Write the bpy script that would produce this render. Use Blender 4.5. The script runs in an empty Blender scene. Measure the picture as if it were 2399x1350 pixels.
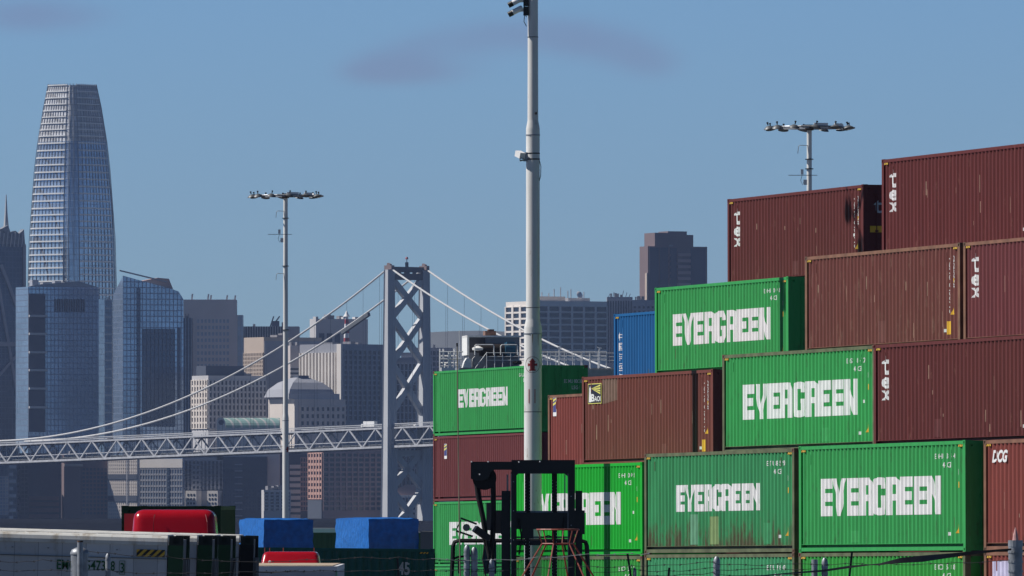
import bpy, bmesh, math, random
from mathutils import Vector, Matrix
R = math.radians
random.seed(7)
S = bpy.context.scene
C = S.collection
F, Y0, EYE = 22000.0, 1190.0, 4.28          # focal length in photo pixels, horizon row, eye height
# ------------------------------------------------------------------ camera
cam = bpy.data.objects.new('camera', bpy.data.cameras.new('camera')); C.objects.link(cam)
cam.location = (0, 0, EYE); cam.rotation_euler = (R(90), 0, 0)
cam.data.sensor_width = 36; cam.data.lens = 36*F/2399
cam.data.shift_y = (Y0-675)/2399
cam.data.clip_start = 1; cam.data.clip_end = 60000
S.camera = cam
S.view_settings.view_transform = 'Standard'; S.view_settings.look = 'None'
S.view_settings.exposure = 0.0; S.view_settings.gamma = 1
# ------------------------------------------------------------------ sun and sky
SUN_EL = R(47); SAZ = Vector((-.997, .08)).normalized()
sdir = Vector((SAZ.x*math.cos(SUN_EL), SAZ.y*math.cos(SUN_EL), math.sin(SUN_EL)))
sl = bpy.data.lights.new('sun', 'SUN'); sl.energy = 5.0; sl.angle = R(.5); sl.color = (1, .955, .90)
so = bpy.data.objects.new('sun', sl); C.objects.link(so)
so.rotation_euler = sdir.to_track_quat('Z', 'Y').to_euler()
W = bpy.data.worlds.new('World'); S.world = W; W.use_nodes = True
nt = W.node_tree; N = nt.nodes; L = nt.links
for n in list(N): N.remove(n)
def wn(t, **k):
    n = N.new(t)
    for a, v in k.items(): setattr(n, a, v)
    return n
sky = wn('ShaderNodeTexSky', sky_type='NISHITA', sun_disc=False)
sky.sun_elevation = SUN_EL; sky.sun_rotation = math.atan2(SAZ.x, SAZ.y)
sky.altitude = 0; sky.air_density = 1.0; sky.dust_density = .1; sky.ozone_density = 3.0
def wm(op, a, b=None, c=None):
    n = wn('ShaderNodeMath', operation=op)
    for i, v in enumerate((a, b, c)):
        if v is None: continue
        if isinstance(v, (int, float)): n.inputs[i].default_value = v
        else: L.new(v, n.inputs[i])
    return n.outputs[0]
tint = wn('ShaderNodeMix', data_type='RGBA', blend_type='MULTIPLY'); tint.inputs[0].default_value = 1
L.new(sky.outputs[0], tint.inputs[6])
TR, TG, TB = .46, .705, 1.16      # clear deep blue air, deepening towards the zenith
tc = wn('ShaderNodeTexCoord'); sx = wn('ShaderNodeSeparateXYZ'); L.new(tc.outputs['Generated'], sx.inputs[0])
yy = wm('MAXIMUM', sx.outputs[1], .05)
zf = wn('ShaderNodeMapRange'); L.new(sx.outputs[2], zf.inputs[0]); zf.inputs[1].default_value = .058; zf.inputs[2].default_value = .30; zf.inputs[3].default_value = 1; zf.inputs[4].default_value = .2
zc_ = wn('ShaderNodeCombineXYZ')
for i_, k_ in enumerate((TR, TG, TB)): L.new(wm('MULTIPLY', zf.outputs[0], k_), zc_.inputs[i_])
L.new(zc_.outputs[0], tint.inputs[7])
u = wm('DIVIDE', sx.outputs[0], yy); v = wm('DIVIDE', sx.outputs[2], yy)
cb = wn('ShaderNodeCombineXYZ'); L.new(u, cb.inputs[0]); L.new(wm('MULTIPLY', v, 1.9), cb.inputs[1])
nz = wn('ShaderNodeTexNoise'); nz.inputs['Scale'].default_value = 64; nz.inputs['Detail'].default_value = 7; nz.inputs['Roughness'].default_value = .55
L.new(cb.outputs[0], nz.inputs['Vector'])
def blob(px, py, a, b):
    du = wm('DIVIDE', wm('SUBTRACT', u, (px-1199.5)/F), a/F); dv = wm('DIVIDE', wm('SUBTRACT', v, (Y0-py)/F), b/F)
    return wm('EXPONENT', wm('MULTIPLY', wm('ADD', wm('MULTIPLY', du, du), wm('MULTIPLY', dv, dv)), -1))
ms = wm('MULTIPLY', blob(80, 35, 190, 50), 1.5)
for bx_ in ((860,165,90,42),(960,130,120,52),(1110,90,140,58),(1290,80,130,52),(1420,100,130,60),(1530,145,90,50),(1000,175,140,34)): ms = wm('ADD', ms, blob(*bx_))
cm = wn('ShaderNodeMapRange', interpolation_type='SMOOTHSTEP'); L.new(wm('MULTIPLY', ms, wm('ADD', wm('MULTIPLY', nz.outputs[0], .8), .42)), cm.inputs[0])
cm.inputs[1].default_value = .15; cm.inputs[2].default_value = 1.55; cm.inputs[3].default_value = 0; cm.inputs[4].default_value = .95
mx = wn('ShaderNodeMix', data_type='RGBA'); L.new(cm.outputs[0], mx.inputs[0]); L.new(tint.outputs[2], mx.inputs[6])
cl2 = wn('ShaderNodeMix', data_type='RGBA', blend_type='MULTIPLY'); cl2.inputs[0].default_value = 1
L.new(tint.outputs[2], cl2.inputs[6]); cl2.inputs[7].default_value = (.99, .80, .83, 1)
L.new(cl2.outputs[2], mx.inputs[7])
bg = wn('ShaderNodeBackground'); bg.inputs[1].default_value = .082
L.new(mx.outputs[2], bg.inputs[0]); wo = wn('ShaderNodeOutputWorld'); L.new(bg.outputs[0], wo.inputs[0])

# ------------------------------------------------------------------ helpers
def at(px, py, Z):
    return Vector(((px-1199.5)*Z/F, Z, EYE+(Y0-py)*Z/F))
def ground_z(Y):
    P = [(-200, 1.3), (96, 1.3), (108, -.17), (150, -.1), (227, .2), (277, 0), (380, -.77), (416, -1.24), (900, -4.9)]
    if Y <= P[0][0]: return P[0][1]
    for (a, za), (b, zb) in zip(P, P[1:]):
        if Y <= b: return za+(zb-za)*(Y-a)/(b-a)
    return -4.9
class MB:
    def __init__(s): s.v = []; s.f = []
    def raw(s, vs, fs):
        n = len(s.v); s.v += [tuple(x) for x in vs]; s.f += [tuple(i+n for i in f) for f in fs]; return s
    def box(s, x0, x1, y0, y1, z0, z1):
        return s.raw([(x0,y0,z0),(x1,y0,z0),(x1,y1,z0),(x0,y1,z0),(x0,y0,z1),(x1,y0,z1),(x1,y1,z1),(x0,y1,z1)],
                     [(0,3,2,1),(4,5,6,7),(0,1,5,4),(1,2,6,5),(2,3,7,6),(3,0,4,7)])
    def bar(s, a, b, w, d=None, n=4, ref=(0,0,1)):
        """bar between a and b: square (n=4) or round section"""
        a = Vector(a); b = Vector(b); d = d or w; t = (b-a).normalized()
        r = Vector(ref)
        if abs(t.dot(r)) > .98: r = Vector((1,0,0))
        p = t.cross(r).normalized(); q = p.cross(t)
        vs = []
        for c in (a, b):
            for k in range(n):
                if n == 4: cx, cy = ((-1,-1),(1,-1),(1,1),(-1,1))[k]; vs.append(c+p*cx*w/2+q*cy*d/2)
                else: an = 2*math.pi*k/n; vs.append(c+p*math.cos(an)*w/2+q*math.sin(an)*d/2)
        return s.raw(vs, [tuple(range(n-1,-1,-1)), tuple(range(n,2*n))]+[(k,(k+1)%n,(k+1)%n+n,k+n) for k in range(n)])
    def tube(s, pts, r, n=8):
        pts = [Vector(p) for p in pts]; vs = []; fs = []
        rr = r if isinstance(r, (list, tuple)) else [r]*len(pts)
        p0 = None
        for i, c in enumerate(pts):
            t = (pts[min(i+1,len(pts)-1)]-pts[max(i-1,0)]).normalized()
            if p0 is None: ref = Vector((0,0,1)) if abs(t.z) < .9 else Vector((1,0,0)); p = t.cross(ref).normalized()
            else: p = (p0-t*p0.dot(t)).normalized()
            p0 = p; q = t.cross(p)
            for k in range(n): a = 2*math.pi*k/n; vs.append(c+(p*math.cos(a)+q*math.sin(a))*rr[i])
            if i:
                o = (i-1)*n
                fs += [(o+k, o+(k+1)%n, o+n+(k+1)%n, o+n+k) for k in range(n)]
        m = len(pts)-1
        fs += [tuple(range(n-1,-1,-1)), tuple(m*n+k for k in range(n))]
        return s.raw(vs, fs)
    def lathe(s, prof, c=(0,0,0), n=24):
        vs = []; fs = []
        for i, (r, z) in enumerate(prof):
            for k in range(n): a = 2*math.pi*k/n; vs.append((c[0]+r*math.cos(a), c[1]+r*math.sin(a), c[2]+z))
            if i:
                o = (i-1)*n; fs += [(o+k, o+(k+1)%n, o+n+(k+1)%n, o+n+k) for k in range(n)]
        fs += [tuple(range(n-1,-1,-1)), tuple((len(prof)-1)*n+k for k in range(n))]
        return s.raw(vs, fs)
    def prism(s, poly, y0, y1):
        """polygon in x,z extruded from y0 to y1"""
        n = len(poly)
        return s.raw([(x,y0,z) for x,z in poly]+[(x,y1,z) for x,z in poly],
                     [tuple(range(n)), tuple(range(2*n-1,n-1,-1))]+[(k+n,(k+1)%n+n,(k+1)%n,k) for k in range(n)])
    def mesh(s, name):
        me = bpy.data.meshes.new(name); me.from_pydata(s.v, [], s.f); me.validate()
        bm = bmesh.new(); bm.from_mesh(me); bmesh.ops.recalc_face_normals(bm, faces=bm.faces); bm.to_mesh(me); bm.free()
        return me
    def build(s, name, m, parent=None, smooth=False):
        return mk(name, s.mesh(name), m, parent, smooth)
def mk(name, me, m, parent=None, smooth=False):
    o = bpy.data.objects.new(name, me); C.objects.link(o)
    if not me.materials: me.materials.append(m)
    if me.materials[0] != m:
        o.material_slots[0].link = 'OBJECT'; o.material_slots[0].material = m
    if parent: o.parent = parent
    if smooth:
        me.polygons.foreach_set('use_smooth', [True]*len(me.polygons))
        try: me.set_sharp_from_angle(angle=R(40))
        except Exception: pass
    return o
GROUPS = {'shipping container': 'shipping containers in the port yard', 'light mast': 'white high light masts', 'fence post': 'grey wire fence posts', 'barbed wire': 'strands of barbed wire', 'fence stake': 'thin black wire stakes', 'trailer': 'white trailers parked side by side', 'truck': 'trucks', 'car': 'cars on the bridge', 'tarpaulin load': 'blue tarpaulin loads', 'building': 'city buildings across the bay', 'skyscraper': 'city skyscrapers across the bay', 'platform': 'concrete stands under containers'}
def tag(o, label=None, cat=None, group=None, kind=None):
    if cat and not group: group = GROUPS.get(cat)
    if label: o['label'] = label
    if cat: o['category'] = cat
    if group: o['group'] = group
    if kind: o['kind'] = kind
    return o
def empty(name, loc, rz=0, **k):
    o = bpy.data.objects.new(name, None); C.objects.link(o); o.location = loc; o.rotation_euler = (0,0,rz)
    o.empty_display_size = .2
    return tag(o, **k)
# ------------------------------------------------------------------ materials
_m = {}
def mat(name, col, rough=.6, metal=0., var=.12, scale=3., stretch=(1,1,1), dirt=None, dirt_amt=0., dirt_scale=1.2, dirt_z=None, spec=.5, bump=0., emit=None, grid=None, coat=0.):
    """painted / plain surface with procedural variation. dirt: second colour in vertical streaks; grid: (cell w, cell h, joint, joint colour)"""
    if name in _m: return _m[name]
    m = bpy.data.materials.new(name); m.use_nodes = True; _m[name] = m
    t = m.node_tree; b = t.nodes['Principled BSDF']
    b.inputs['Roughness'].default_value = rough; b.inputs['Metallic'].default_value = metal
    b.inputs['Specular IOR Level'].default_value = spec
    if coat: b.inputs['Coat Weight'].default_value = coat
    co = t.nodes.new('ShaderNodeTexCoord'); mp = t.nodes.new('ShaderNodeMapping'); mp.inputs['Scale'].default_value = stretch
    t.links.new(co.outputs['Object'], mp.inputs[0])
    nz = t.nodes.new('ShaderNodeTexNoise'); nz.inputs['Scale'].default_value = scale; nz.inputs['Detail'].default_value = 5
    t.links.new(mp.outputs[0], nz.inputs['Vector'])
    mr = t.nodes.new('ShaderNodeMapRange'); mr.inputs[1].default_value = .3; mr.inputs[2].default_value = .7
    mr.inputs[3].default_value = 1-var; mr.inputs[4].default_value = 1+var; t.links.new(nz.outputs[0], mr.inputs[0])
    hv = t.nodes.new('ShaderNodeMix'); hv.data_type = 'RGBA'; hv.blend_type = 'MULTIPLY'; hv.inputs[0].default_value = 1
    hv.inputs[6].default_value = (*col, 1); t.links.new(mr.outputs[0], hv.inputs[7])
    out = hv.outputs[2]
    if grid:
        gw, gh, gj, gc = grid
        sp = t.nodes.new('ShaderNodeSeparateXYZ'); t.links.new(co.outputs['Object'], sp.inputs[0])
        ad = t.nodes.new('ShaderNodeMath'); t.links.new(sp.outputs[0], ad.inputs[0]); t.links.new(sp.outputs[1], ad.inputs[1])
        cbn = t.nodes.new('ShaderNodeCombineXYZ'); t.links.new(ad.outputs[0], cbn.inputs[0]); t.links.new(sp.outputs[2], cbn.inputs[1])
        br = t.nodes.new('ShaderNodeTexBrick'); br.offset = 0; br.squash = 1
        br.inputs['Scale'].default_value = 1; br.inputs['Brick Width'].default_value = gw; br.inputs['Row Height'].default_value = gh
        br.inputs['Mortar Size'].default_value = gj; br.inputs['Mortar Smooth'].default_value = .1; br.inputs['Bias'].default_value = 0
        br.inputs['Color1'].default_value = (.86,.86,.86,1); br.inputs['Color2'].default_value = (1.12,1.12,1.12,1); br.inputs['Mortar'].default_value = (1,1,1,1)
        t.links.new(cbn.outputs[0], br.inputs['Vector'])
        g1 = t.nodes.new('ShaderNodeMix'); g1.data_type = 'RGBA'; g1.blend_type = 'MULTIPLY'; g1.inputs[0].default_value = 1
        t.links.new(out, g1.inputs[6]); t.links.new(br.outputs[0], g1.inputs[7])
        g2 = t.nodes.new('ShaderNodeMix'); g2.data_type = 'RGBA'; t.links.new(br.outputs['Fac'], g2.inputs[0])
        t.links.new(g1.outputs[2], g2.inputs[6]); g2.inputs[7].default_value = (*gc, 1); out = g2.outputs[2]
        rr = t.nodes.new('ShaderNodeMapRange'); t.links.new(br.outputs['Fac'], rr.inputs[0]); rr.inputs[3].default_value = rough; rr.inputs[4].default_value = .6
        t.links.new(rr.outputs[0], b.inputs['Roughness'])
    if dirt:
        m2 = t.nodes.new('ShaderNodeMapping'); m2.inputs['Scale'].default_value = (5, 5, 1.3); t.links.new(co.outputs['Object'], m2.inputs[0])
        n2 = t.nodes.new('ShaderNodeTexNoise'); n2.inputs['Scale'].default_value = dirt_scale; n2.inputs['Detail'].default_value = 7; n2.inputs['Roughness'].default_value = .7
        t.links.new(m2.outputs[0], n2.inputs['Vector'])
        src = n2.outputs[0]
        if dirt_z:
            sp = t.nodes.new('ShaderNodeSeparateXYZ'); t.links.new(co.outputs['Object'], sp.inputs[0])
            zr = t.nodes.new('ShaderNodeMapRange'); t.links.new(sp.outputs[2], zr.inputs[0])
            zr.inputs[1].default_value = dirt_z[0]; zr.inputs[2].default_value = dirt_z[1]; zr.inputs[3].default_value = .16; zr.inputs[4].default_value = -.08
            ad = t.nodes.new('ShaderNodeMath'); t.links.new(src, ad.inputs[0]); t.links.new(zr.outputs[0], ad.inputs[1]); src = ad.outputs[0]
        m3 = t.nodes.new('ShaderNodeMapRange'); t.links.new(src, m3.inputs[0]); m3.inputs[1].default_value = .62-dirt_amt*.22; m3.inputs[2].default_value = .74-dirt_amt*.12
        m3.inputs[4].default_value = .85
        mx = t.nodes.new('ShaderNodeMix'); mx.data_type = 'RGBA'; t.links.new(m3.outputs[0], mx.inputs[0]); t.links.new(out, mx.inputs[6])
        mx.inputs[7].default_value = (*dirt, 1); out = mx.outputs[2]
    t.links.new(out, b.inputs['Base Color'])
    if bump:
        bp = t.nodes.new('ShaderNodeBump'); bp.inputs['Strength'].default_value = bump; bp.inputs['Distance'].default_value = .05
        t.links.new(nz.outputs[0], bp.inputs['Height']); t.links.new(bp.outputs[0], b.inputs['Normal'])
    if emit:
        b.inputs['Emission Color'].default_value = (*emit[0], 1); b.inputs['Emission Strength'].default_value = emit[1]
    return m
def stripes(name, c1, c2, freq, slant=1.):
    if name in _m: return _m[name]
    m = bpy.data.materials.new(name); m.use_nodes = True; _m[name] = m; t = m.node_tree; b = t.nodes['Principled BSDF']; b.inputs['Roughness'].default_value = .6
    co = t.nodes.new('ShaderNodeTexCoord'); sp = t.nodes.new('ShaderNodeSeparateXYZ'); t.links.new(co.outputs['Object'], sp.inputs[0])
    a = t.nodes.new('ShaderNodeMath'); a.operation = 'MULTIPLY_ADD'; t.links.new(sp.outputs[2], a.inputs[0]); a.inputs[1].default_value = slant*-1; t.links.new(sp.outputs[0], a.inputs[2])
    k = t.nodes.new('ShaderNodeMath'); k.operation = 'MULTIPLY'; t.links.new(a.outputs[0], k.inputs[0]); k.inputs[1].default_value = freq
    fr = t.nodes.new('ShaderNodeMath'); fr.operation = 'FRACT'; t.links.new(k.outputs[0], fr.inputs[0])
    gt = t.nodes.new('ShaderNodeMath'); gt.operation = 'GREATER_THAN'; t.links.new(fr.outputs[0], gt.inputs[0]); gt.inputs[1].default_value = .5
    mx = t.nodes.new('ShaderNodeMix'); mx.data_type = 'RGBA'; t.links.new(gt.outputs[0], mx.inputs[0]); mx.inputs[6].default_value = (*c1,1); mx.inputs[7].default_value = (*c2,1)
    t.links.new(mx.outputs[2], b.inputs['Base Color']); return m
WHITE = mat('white_paint', (.80,.80,.80), .5, var=.05)
LETW = mat('lettering_white', (.80,.80,.80), .6, var=.10, scale=1.4, stretch=(2,2,.6), dirt=(.42,.52,.44), dirt_amt=.18)
POLE = mat('pole_white_paint', (.72,.72,.70), .45, var=.10, scale=1.5, stretch=(3,3,.4), dirt=(.25,.14,.07), dirt_amt=.0)
RUST = mat('rusty_casting', (.13,.075,.05), .85, var=.4, scale=9)
DARKM = mat('dark_steel', (.012,.012,.014), .5, var=.3)
BLACK = mat('black_paint', (.006,.006,.007), .45, var=.3)
GALV = mat('galvanised_steel', (.30,.32,.35), .5, metal=.4, var=.25, scale=12)
YELLOW = mat('yellow_decal', (.75,.42,.03), .6, var=.1)
HAZ = stripes('hazard_stripes', (.70,.42,.04), (.02,.02,.02), 11)
HAZD = stripes('hazard_stripes_small', (.80,.50,.05), (.10,.06,.02), 9)

# ------------------------------------------------------------------ the setting
def sheet(name, rows, x0, x1, m, nx=2):
    mb = MB(); vs = []; fs = []
    for (y, z) in rows:
        for i in range(nx): vs.append((x0+(x1-x0)*i/(nx-1), y, z))
    for j in range(len(rows)-1):
        for i in range(nx-1): a = j*nx+i; fs.append((a, a+1, a+nx+1, a+nx))
    return tag(mb.raw(vs, fs).build(name, m), kind='structure')
ASPH = mat('asphalt', (.055,.055,.055), .9, var=.3, scale=.4)
sheet('ground', [(y, ground_z(y)) for y in (-300, 96, 108, 150, 227, 277, 380, 416, 900)]+[(902, -9)], -1500, 1500, ASPH)
WATER = mat('bay_water', (.012,.03,.045), .03, var=.2, scale=.02, bump=.01)
sheet('water', [(903, -8.5), (6650, -8.5)], -6000, 6000, WATER)
sheet('city_ground', [(5490, -8.9), (5500, -5), (14000, 6), (16000, 12)], -9000, 9000, mat('city_ground', (.010,.011,.015), 1., spec=0, var=.2, scale=.01))

# ------------------------------------------------------------------ shipping containers
PITCH, OUT, SLP, INN, DEP = .278, .076, .060, .082, .046
def prof_y(x, x0):
    t = (x-x0+OUT+SLP) % PITCH
    if t < OUT: return 0.
    t -= OUT
    if t < SLP: return DEP*t/SLP
    t -= SLP
    if t < INN: return DEP
    t -= INN
    return DEP*(1-t/SLP) if t < SLP else 0.
def breaks(x0, x1):
    r = []; k = 0
    while x0+k*PITCH < x1+2*PITCH:
        for o in (0, OUT, OUT+SLP, OUT+SLP+INN): r.append(x0-OUT-SLP+k*PITCH+o)
        k += 1
    return [b for b in r if x0-1e-6 <= b <= x1]
def corr_panel(xa, xb, z0, z1, y=0, sgn=1):
    bs = sorted(set([xa]+breaks(xa, xb)+[xb])); mb = MB(); vs = []; fs = []
    for b in bs:
        yy = y+sgn*(.008+prof_y(b, xa)); vs += [(b, yy, z0), (b, yy, z1)]
    for i in range(len(bs)-1): a = 2*i; fs.append((a, a+2, a+3, a+1))
    return mb.raw(vs, fs)
_cm = {}
W0 = 2.438
def cmesh(key, fn):
    if key not in _cm: _cm[key] = fn().mesh(key[0])
    return _cm[key]
def c_frame(Lc, h, casts=False):
    mb = MB(); p40 = [.762, Lc-.762-.16] if Lc > 13 else []
    for x in (0, Lc-.16):
        for y in (0, W0-.16): mb.box(x, x+.16, y, y+.16, .118, h-.118)
    for x in p40:
        for y in (.001, W0-.151): mb.box(x, x+.12, y, y+.15, .13, h-.11)
    x0, x1 = .178, Lc-.178
    for y, s in ((0, 1), (W0, -1)):
        a, b = sorted((y+s*.002, y+s*.07)); mb.box(x0, x1, a, b, h-.105, h-.012)
        a, b = sorted((y+s*.004, y+s*.05)); mb.box(x0, x1, a, b, .035, .135)
        a, b = sorted((y+s*.14, y+s*.17)); mb.box(x0, x1, a, b, .130, .26)
        a, b = sorted((y+s*.005, y+s*.06)); mb.box(x0, x1, a, b, .212, .224)
    for x, s in ((0, 1), (Lc, -1)):
        a, b = sorted((x+s*.004, x+s*.09)); mb.box(a, b, .162, W0-.162, h-.118, h-.01); mb.box(a, b, .162, W0-.162, .03, .16)
    mb.box(.2, Lc-.2, .13, W0-.13, .13, .17)
    if casts:
        for x in (0, Lc-.178):
            for y in (0, W0-.162):
                for z in (0, h-.118): mb.box(x, x+.178, y, y+.162, z, z+.118)
    return mb
def c_cast():
    mb = MB(); a, b, c = .178, .162, .118        # casting with an oval hole in its outer side
    mb.box(0, .055, 0, b, 0, c); mb.box(.123, a, 0, b, 0, c); mb.box(.055, .123, 0, b, 0, .025); mb.box(.055, .123, 0, b, c-.025, c); mb.box(.055, .123, .03, b-.03, .025, c-.025)
    return mb
def c_roof(Lc, h):
    mb = MB(); n = int((Lc-.4)/.21); vs = []; fs = []
    xs = [.17]+[.2+i*.105 for i in range(2*n)]+[Lc-.17]
    for i, x in enumerate(xs):
        z = h-.030-(.018 if i % 4 in (1, 2) else 0); vs += [(x, .06, z), (x, W0-.06, z)]
    for i in range(len(xs)-1): a = 2*i; fs.append((a, a+2, a+3, a+1))
    return mb.raw(vs, fs)
def c_door(h):
    mb = MB(); w = (W0-.32)/2-.008
    mb.box(-.055, -.02, 0, w, 0, h-.30)
    for k in range(5): z = .06+k*(h-.42)/4.6; mb.box(-.021, -.006, .05, w-.05, z, z+(h-.42)/4.6-.10)
    for y in (0, w-.05): mb.box(-.022, -.002, y, y+.05, .02, h-.32)
    return mb
def c_bar(h):
    mb = MB(); mb.tube([(.012, 0, .02), (.012, 0, h-.32)], .017, 6)
    for z in (.1, .8, 1.25, h-.5): mb.box(-.004, .035, -.05, .05, z, z+.06)
    mb.box(.02, .045, -.02, .42, 1.02, 1.06)
    return mb
def text_mesh(txt, size=1., off=0., shear=0., space=1.):
    key = ('t', txt, size, off, shear, space)
    if key in _cm: return _cm[key]
    cu = bpy.data.curves.new('text', 'FONT'); cu.body = txt; cu.size = size; cu.offset = off; cu.shear = shear; cu.space_character = space; cu.resolution_u = 3
    ob = bpy.data.objects.new('text', cu); C.objects.link(ob)
    dg = bpy.context.evaluated_depsgraph_get(); me = bpy.data.meshes.new_from_object(ob.evaluated_get(dg))
    vs = [v.co.copy() for v in me.vertices]; fs = [tuple(p.vertices) for p in me.polygons]
    bpy.data.objects.remove(ob); bpy.data.curves.remove(cu); bpy.data.meshes.remove(me)
    _cm[key] = (vs, fs); return vs, fs
def text_fit(txt, x0, x1, z0, z1, off=0., shear=0., rot=0, space=1.):
    """text fitted into the rectangle, returned as (verts 2D, faces); rot 90 reads downwards"""
    vs, fs = text_mesh(txt, 1., off, shear, space); P = [(v.x, v.y) for v in vs]
    if rot == 90: P = [(y, -x) for x, y in P]
    if not P: return [], []
    ax, bx = min(p[0] for p in P), max(p[0] for p in P); ay, by = min(p[1] for p in P), max(p[1] for p in P)
    return [(x0+(p[0]-ax)/(bx-ax)*(x1-x0), z0+(p[1]-ay)/(by-ay)*(z1-z0)) for p in P], fs
def quads(lst):
    vs = []; fs = []
    for q in lst: n = len(vs); vs += q; fs.append(tuple(range(n, n+len(q))))
    return vs, fs
def join2(*a):
    vs = []; fs = []
    for v, f in a: n = len(vs); vs += list(v); fs += [tuple(i+n for i in g) for g in f]
    return vs, fs
def conform(name, vf, m, parent, x0, lift=.004, flat=False):
    """paint laid on the corrugated side panel"""
    vs, fs = vf; bm = bmesh.new()
    V = [bm.verts.new((x, 0, z)) for x, z in vs]
    for f in fs:
        try: bm.faces.new([V[i] for i in f])
        except ValueError: pass
    ax, bx = min(v[0] for v in vs), max(v[0] for v in vs)
    for b in ([] if flat else breaks(x0, bx+.01)):
        if ax < b < bx: bmesh.ops.bisect_plane(bm, geom=bm.verts[:]+bm.edges[:]+bm.faces[:], plane_co=(b,0,0), plane_no=(1,0,0), dist=1e-5)
    for v in bm.verts: v.co.y = (.008 if flat else .008+prof_y(v.co.x, x0))-lift
    me = bpy.data.meshes.new(name); bm.to_mesh(me); bm.free()
    return mk(name, me, m, parent)
def bar2(x0, x1, z0, z1): return [(x0,z0),(x1,z0),(x1,z1),(x0,z1)]
def letter(ch):
    a, t = .42, .27       # stroke width (of letter width) and bar height
    A = bar2
    if ch == 'E': return [A(0,a,0,1), A(a,1,0,t), A(a,.92,.385,.615), A(a,1,1-t,1)]
    if ch == 'V': return [[(0,1),(.32,1),(.63,0),(.37,0)], [(1.0,1),(.68,1),(.50,.42),(.63,0)]]
    def arc(cx, cz, rx, rz, ix, iz, a0, a1, n=5):
        o = []
        for k in range(n):
            p, q_ = R(a0+(a1-a0)*k/n), R(a0+(a1-a0)*(k+1)/n)
            o.append([(cx+ix*math.cos(p), cz+iz*math.sin(p)), (cx+rx*math.cos(p), cz+rz*math.sin(p)), (cx+rx*math.cos(q_), cz+rz*math.sin(q_)), (cx+ix*math.cos(q_), cz+iz*math.sin(q_))])
        return o
    if ch == 'R': return [A(0,a,0,1), A(a,.66,.80,1), A(a,.66,.38,.55), A(.66,1,0,.80)]+arc(.66,.80,.34,.20,0,0,0,90)
    if ch == 'G': return [A(0,a,.14,.86), A(a,.70,0,.2), A(a,.70,.8,1), A(.68,1,.2,.52), A(.56,.68,.40,.52), A(.68,1,.70,.8)]+arc(.42,.14,.42,.14,0,0,180,270)+arc(.42,.86,.42,.14,0,0,90,180)+arc(.70,.2,.30,.20,0,0,270,360)+arc(.70,.8,.30,.20,0,0,0,90)
    if ch == 'N': return [A(0,.38,0,1), A(.64,1,0,1), [(.38,1),(.38,.55),(.64,0),(.64,.45)]]
def evergreen(x0, x1, z0, z1):
    q = []; n = 9; w = (x1-x0)/n
    for i, ch in enumerate('EVERGREEN'):
        for pl in letter(ch): q.append([(x0+w*(i+x*.962), z0+(z1-z0)*z) for x, z in pl])
    return quads(q)
DIRX = Vector((math.cos(R(71)), -math.sin(R(71)), .0071)).normalized()
DIRY = Vector((0,0,1)).cross(DIRX).normalized()
CROT = Matrix((DIRX, DIRY, DIRX.cross(DIRY))).transposed()
def container(loc, m, label, name='shipping_container', Lc=12.192, h=2.896, rot=None, full=True, group=None, castm=None, framem=None, marks=()):
    r = empty(name, loc); r.rotation_euler = (rot or CROT).to_euler()
    tag(r, label, 'shipping container', group)
    castm = castm or RUST; framem = framem or m
    mk('frame', cmesh(('frame', Lc, h, not full), lambda: c_frame(Lc, h, not full)), framem, r)
    def side(s): return corr_panel(.16, Lc-.16, .22, h-.10, 0 if s > 0 else W0, s)
    mk('side_panel', cmesh(('side_panel', Lc, h, 1), lambda: side(1)), m, r)
    mk('side_panel', cmesh(('side_panel', Lc, h, -1), lambda: side(-1)), m, r)
    mk('roof_panel', cmesh(('roof_panel', Lc, h), lambda: c_roof(Lc, h)), m, r)
    mk('end_panel', cmesh(('end_panel', h), lambda: MB().box(.03, .05, .15, W0-.15, .15, h-.11)), m, r)
    for k in (0, 1):
        d = mk('door', cmesh(('door', h), lambda: c_door(h)), m, r); d.location = (Lc, .162 if k == 0 else W0/2+.006, .16)
        if full:
            for y in (.28, .80):
                b = mk('locking_bar', cmesh(('locking_bar', h), lambda: c_bar(h)), framem, d); b.location = (0, y, 0)
    if full:
        for x in (0, Lc-.178):
            for y in (-.003, W0-.159):
                for z in (0, h-.118):
                    c = mk('corner_casting', cmesh(('corner_casting',), c_cast), castm, r); c.location = (x+(-.003 if x == 0 else .003), y, z)
        for x in (.2, Lc-.5):
            b = mk('warning_strip', cmesh(('warning_strip',), lambda: MB().box(0, .30, -.001, .004, 0, .055)), HAZD, r); b.location = (x, 0, h-.168)
        v = mk('vent_cover', cmesh(('vent_cover',), lambda: MB().box(0, .06, 0, .045, 0, .26)), m, r); v.location = (.16+PITCH*2+OUT+SLP, -.004, h-.50)
        v = mk('vent_cover', cmesh(('vent_cover',), None), m, r); v.location = (.16+PITCH*int((Lc-1.1)/PITCH)+OUT+SLP, -.004, h-.50)
    for kind, vf, mm in marks: conform(kind.replace('flat_',''), vf, mm, r, .16, flat=kind.startswith('flat_'))
    return r
def marks_ever(num, code, Lc=12.192, h=2.896, a=.127, b=.857, z0=.98, z1=1.99, word=True):
    x = Lc; out = []
    if word: out.append(('lettering', evergreen(a*Lc, b*Lc, z0, z1), LETW))
    out.append(('number', join2(text_fit(num, x-2.15, x-.72, h-.47, h-.33, .012, space=1.35), text_fit(code, x-1.60, x-1.02, h-.70, h-.56, .012, space=1.35)), WHITE))
    out.append(('decal', quads([bar2(x-.58, x-.44, 1.66, 1.82)]), YELLOW))
    out.append(('decal', quads([bar2(x-.57, x-.48, 2.00, 2.15)]), WHITE))
    out.append(('decal', quads([[(x-.70,.48),(x-.46,.48),(x-.50,.80)]]), YELLOW))
    return out
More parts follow.
